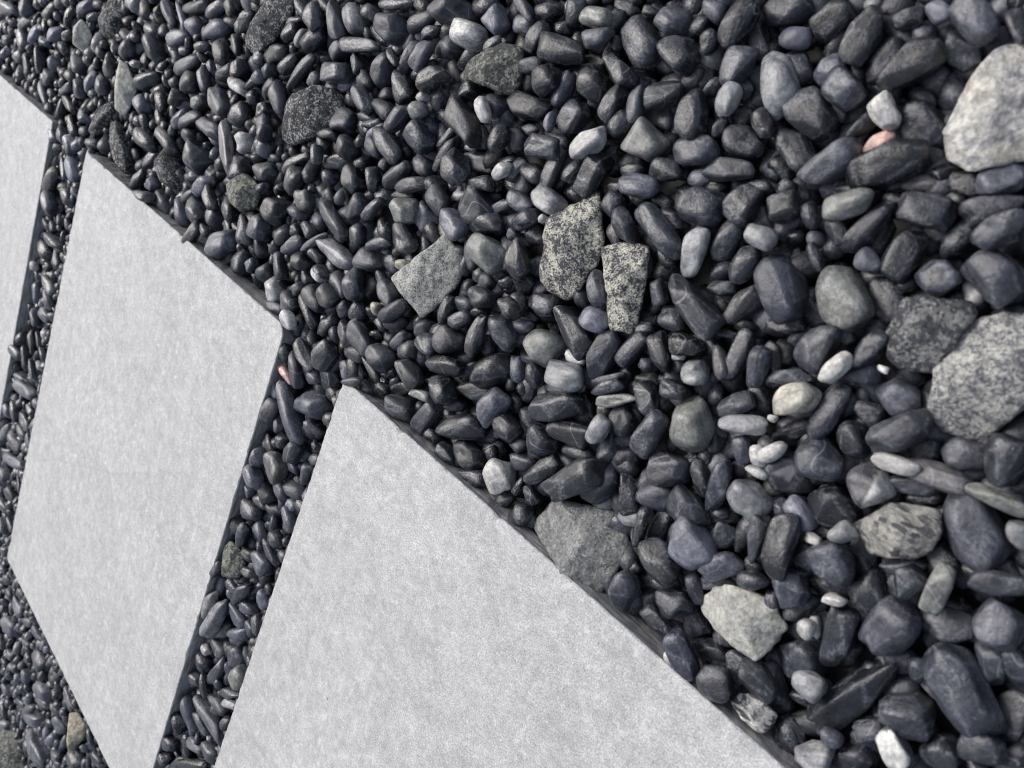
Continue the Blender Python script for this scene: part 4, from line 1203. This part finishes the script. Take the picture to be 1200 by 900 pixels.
# rough broken stones: outline on a resting plane (normal m), sides running along v
for ci, row in enumerate(CHUNKS):
    body, label, cat = row.split('|'); q = body.split(); tone, p, h = q[0], float(q[1]), float(q[2])*1e-4
    P = np.array([float(t)*1e-4 for t in q[3:6]]); vv = np.array([float(t) for t in q[6:9]]); m = np.array([float(t) for t in q[9:12]])
    out = np.array([float(t)*1e-4 for t in q[12:]]).reshape(-1, 3)
    r_ = np.random.default_rng(100+ci)
    nrm, dist = [], []
    size = np.sqrt(np.mean((out**2).sum(1)))
    for a, b in zip(out, np.roll(out, -1, 0)):
        if np.linalg.norm(b-a) < size*.05: continue
        nn = np.cross(b-a, vv); nn /= np.linalg.norm(nn)
        if nn@a < 0: nn = -nn
        nrm.append(nn); dist.append(nn@((a+b)/2))
        # a bevel facet leaning towards the top
        t = nn*.62+m*.78; t /= np.linalg.norm(t); nrm.append(t); dist.append((t@((a+b)/2*.86+m*h*.92))*r_.uniform(.84, 1.06))
    top = m+r_.normal(0, .16, 3); top /= np.linalg.norm(top); nrm += [top, -m]; dist += [h*1.02, h]
    g1 = np.cross(m, [0, 0, 1.0]); g1 /= np.linalg.norm(g1); g2 = np.cross(m, g1); a0 = r_.uniform(0, 6.28)
    for q_ in range(3):                                          # broken faces meeting in ridges
        an = a0+q_*2.1+r_.uniform(-.4, .4); t = m+(g1*math.cos(an)+g2*math.sin(an))*r_.uniform(.32, .62); t /= np.linalg.norm(t)
        nrm.append(t); dist.append(h*r_.uniform(.66, .88))
    for _ in range(4):
        t = m+unit(r_, 1)[0]*.6; t /= np.linalg.norm(t); nrm.append(t); dist.append(h*r_.uniform(.86, 1.1))
    sub = 5 if tone in ('S3', 'S1', 'S6', 'S4', 'o2', 'y', 's2') else 4
    d, f = ICO[sub]
    # stretch the sampling sphere to the stone so that faces stay even
    e1 = np.cross(m, [0, 0, 1.0]); e1 /= np.linalg.norm(e1); e2 = np.cross(m, e1)
    dd = d[:, :1]*e1*size + d[:, 1:2]*e2*size + d[:, 2:]*m*h
    dn = dd/np.linalg.norm(dd, axis=1)[:, None]
    r, wear_glint = faceted(dn, np.array(nrm), np.array(dist), p, size*1.6)
    r = r*(1+waves(dn, r_, .035, 4.5)-np.abs(waves(dn, r_, .060, 7, 5))+waves(dn, r_, .032, 14, 9)-np.abs(waves(dn, r_, .022, 22, 9))+waves(dn, r_, .014, 36, 12)+.022)
    v = dn*r[:, None]*1.02
    me = mesh_np('broken_stone', v, f, CH_MAT[tone])
    nv = len(v); add_attrs(me, np.ones((nv, 4)), v*1000+r_.uniform(0, 500, 3), wear_glint)
    o = bpy.data.objects.new('stone_chunk' if cat == 'stone chunk' else cat.replace(' ', '_'), me); COL.objects.link(o); o.location = P
    tag(o, label, cat, 'rough broken stones lying in the gravel')
    placed.append((P[0], P[1], size*.75, size*.75, 1.0, 0.0)); place3.append(tuple(P)); quad3.append(np.cov(out.T)*2.2+np.outer(m, m)*h*h*.3)

# small stones filling between and below the ones above
pl = np.array(placed)
Rc = np.array(rot)
def pix(x, y, z):
    P = np.stack([x, y, x*0+z-U], 1)@Rc            # camera axes
    return 600+928.6*P[:, 0]/-P[:, 2], 450-928.6*P[:, 1]/-P[:, 2], -P[:, 2]
def slab_gap(x, y):                                             # distance to the nearest slab (negative inside)
    best = np.full_like(x, 9.0)
    for a, b in SX:
        dx = np.maximum(a-x, x-b); dy = np.maximum(SY[0]-y, y-SY[1])
        o_ = np.hypot(np.maximum(dx, 0), np.maximum(dy, 0)); best = np.minimum(best, np.where(np.maximum(dx, dy) < 0, np.maximum(dx, dy), o_))
    return best
def top_of(x, y): return np.where(y > SY[0]-.006, -.0030, -.0065+np.clip((SY[0]-y)/.10, 0, 1)*.0045)
def cands(n, mx, my):
    x = rg.uniform(-.30, 1.95, n); y = rg.uniform(-.45, 1.75, n)
    u, v, dpt = pix(x, y, -.008)
    ok = (dpt > .1) & (u > -mx) & (u < 1200+mx) & (v > -my) & (v < 900+my)
    return x[ok], y[ok]
def add_fill(x, y, a, b, h, z, sub, dim=1.0):
    v, f, wear_glint = pebble_shape(rg, sub, (a, b, h))
    rz = rg.uniform(0, 6.28); tl = rg.normal(0, .35, 2)
    M = np.array(Matrix.Rotation(rz, 3, 'Z') @ Matrix.Rotation(tl[0], 3, 'X') @ Matrix.Rotation(tl[1], 3, 'Y'))
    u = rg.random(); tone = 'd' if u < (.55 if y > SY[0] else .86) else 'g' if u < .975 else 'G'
    soup.append((v@M.T+(x, y, z), f, tint_of(tone, rg, v), v*1000+rg.uniform(0, 900, 3), wear_glint))
x, y = cands(90000, 330, 430); gap = slab_gap(x, y)
cell = {}
def near(px_, py_, r):
    i, j = int(px_//.03), int(py_//.03)
    for ii in (i-1, i, i+1):
        for jj in (j-1, j, j+1):
            for s in cell.get((ii, jj), ()): yield s
for s in placed: cell.setdefault((int(s[0]//.03), int(s[1]//.03)), []).append(s)
# how far each candidate lies, as seen, outside the outlines of the stones already placed
P3 = np.array(place3); A3 = np.array(quad3)
def outline_room(x, y, z):
    u, v, dp = pix(x, y, z); best = np.full(len(x), 1.0)
    pu, pv, pd = pix(P3[:, 0], P3[:, 1], P3[:, 2])
    F_ = 928.6
    cp = np.stack([P3[:, 0], P3[:, 1], P3[:, 2]-U], 1)@Rc
    J = np.zeros((len(P3), 2, 3)); zc = -cp[:, 2]
    J[:, 0, 0] = F_/zc; J[:, 0, 2] = F_*cp[:, 0]/zc**2; J[:, 1, 1] = -F_/zc; J[:, 1, 2] = -F_*cp[:, 1]/zc**2
    JW = J@Rc.T
    S = JW@A3@JW.transpose(0, 2, 1); Si = np.linalg.inv(S); sz = np.sqrt(np.sqrt(np.linalg.det(S)))
    for i in range(len(P3)):
        du, dv = u-pu[i], v-pv[i]
        k = np.sqrt(Si[i, 0, 0]*du*du+2*Si[i, 0, 1]*du*dv+Si[i, 1, 1]*dv*dv)
        best = np.minimum(best, (k-1)*sz[i]*dp/F_)
    return best
vroom = outline_room(x, y, np.full_like(x, -.013))
drop = np.clip(1.25-.45*np.hypot(x, y)/.5, .35, 1.0); drop[y > SY[0]-.006] *= .6
nfill = 0
for i in range(len(x)):
    if gap[i] < .003 or vroom[i] < .0012: continue
    far = math.hypot(x[i], y[i]) > .62 or y[i] > SY[0]; rmin = .0050 if far else .0037
    want = float(np.clip(rg.normal(.0100 if far else .0088, .0016), .005, .0125)); room = min(gap[i]*1.3, want, vroom[i]+.0030)
    for (sx, sy, a, b, c, s) in near(x[i], y[i], .02):
        dx, dy = x[i]-sx, y[i]-sy; k = math.hypot((dx*c+dy*s)/a, (-dx*s+dy*c)/b)
        room = min(room, (k-1)*math.sqrt(a*b)*(1 if k > 1 else 1.0)+.0022)
        if room < rmin: break
    if room < rmin: continue
    a = room*rg.uniform(1.05, 1.5); b = room*rg.uniform(.8, 1.0); h = room*rg.uniform(.65, .95)
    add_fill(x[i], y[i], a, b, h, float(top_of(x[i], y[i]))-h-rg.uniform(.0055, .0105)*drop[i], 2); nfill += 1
    s = (x[i], y[i], a*.95, b*.95, 1.0, 0.0); cell.setdefault((int(x[i]//.03), int(y[i]//.03)), []).append(s)
x, y = cands(90000, 330, 430); gap = slab_gap(x, y); grid = {}
nund = 0
for i in range(len(x)):
    if gap[i] < .004: continue
    gi, gj = int(x[i]//.0115), int(y[i]//.0115)
    if (gi, gj) in grid: continue
    if any(math.hypot(x[i]-s[0], y[i]-s[1]) < .0105 for ii in (-1, 0, 1) for jj in (-1, 0, 1) for s in [grid.get((gi+ii, gj+jj), (9, 9))]): continue
    grid[(gi, gj)] = (x[i], y[i])
    a = rg.uniform(.008, .012); h = rg.uniform(.0045, .007); b = min(rg.uniform(.006, .008), gap[i]*1.2)
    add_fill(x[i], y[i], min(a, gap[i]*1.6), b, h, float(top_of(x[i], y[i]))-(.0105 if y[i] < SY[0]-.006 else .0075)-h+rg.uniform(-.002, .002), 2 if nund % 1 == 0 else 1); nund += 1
off = 0; V, Fc, T, Lc, Wr = [], [], [], [], []
for v, f, t, l, w_ in soup:
    V.append(v); Fc.append(f+off); T.append(t); Lc.append(l); Wr.append(w_); off += len(v)
me = mesh_np('gravel', np.concatenate(V), np.concatenate(Fc), PEB)
add_attrs(me, np.concatenate(T), np.concatenate(Lc), np.concatenate(Wr))
o = bpy.data.objects.new('gravel', me); COL.objects.link(o)
tag(o, 'small black and grey pebbles filling the gravel bed around the slabs', 'gravel', kind='stuff')
print('fill', nfill, 'under', nund, 'tris', len(me.polygons))
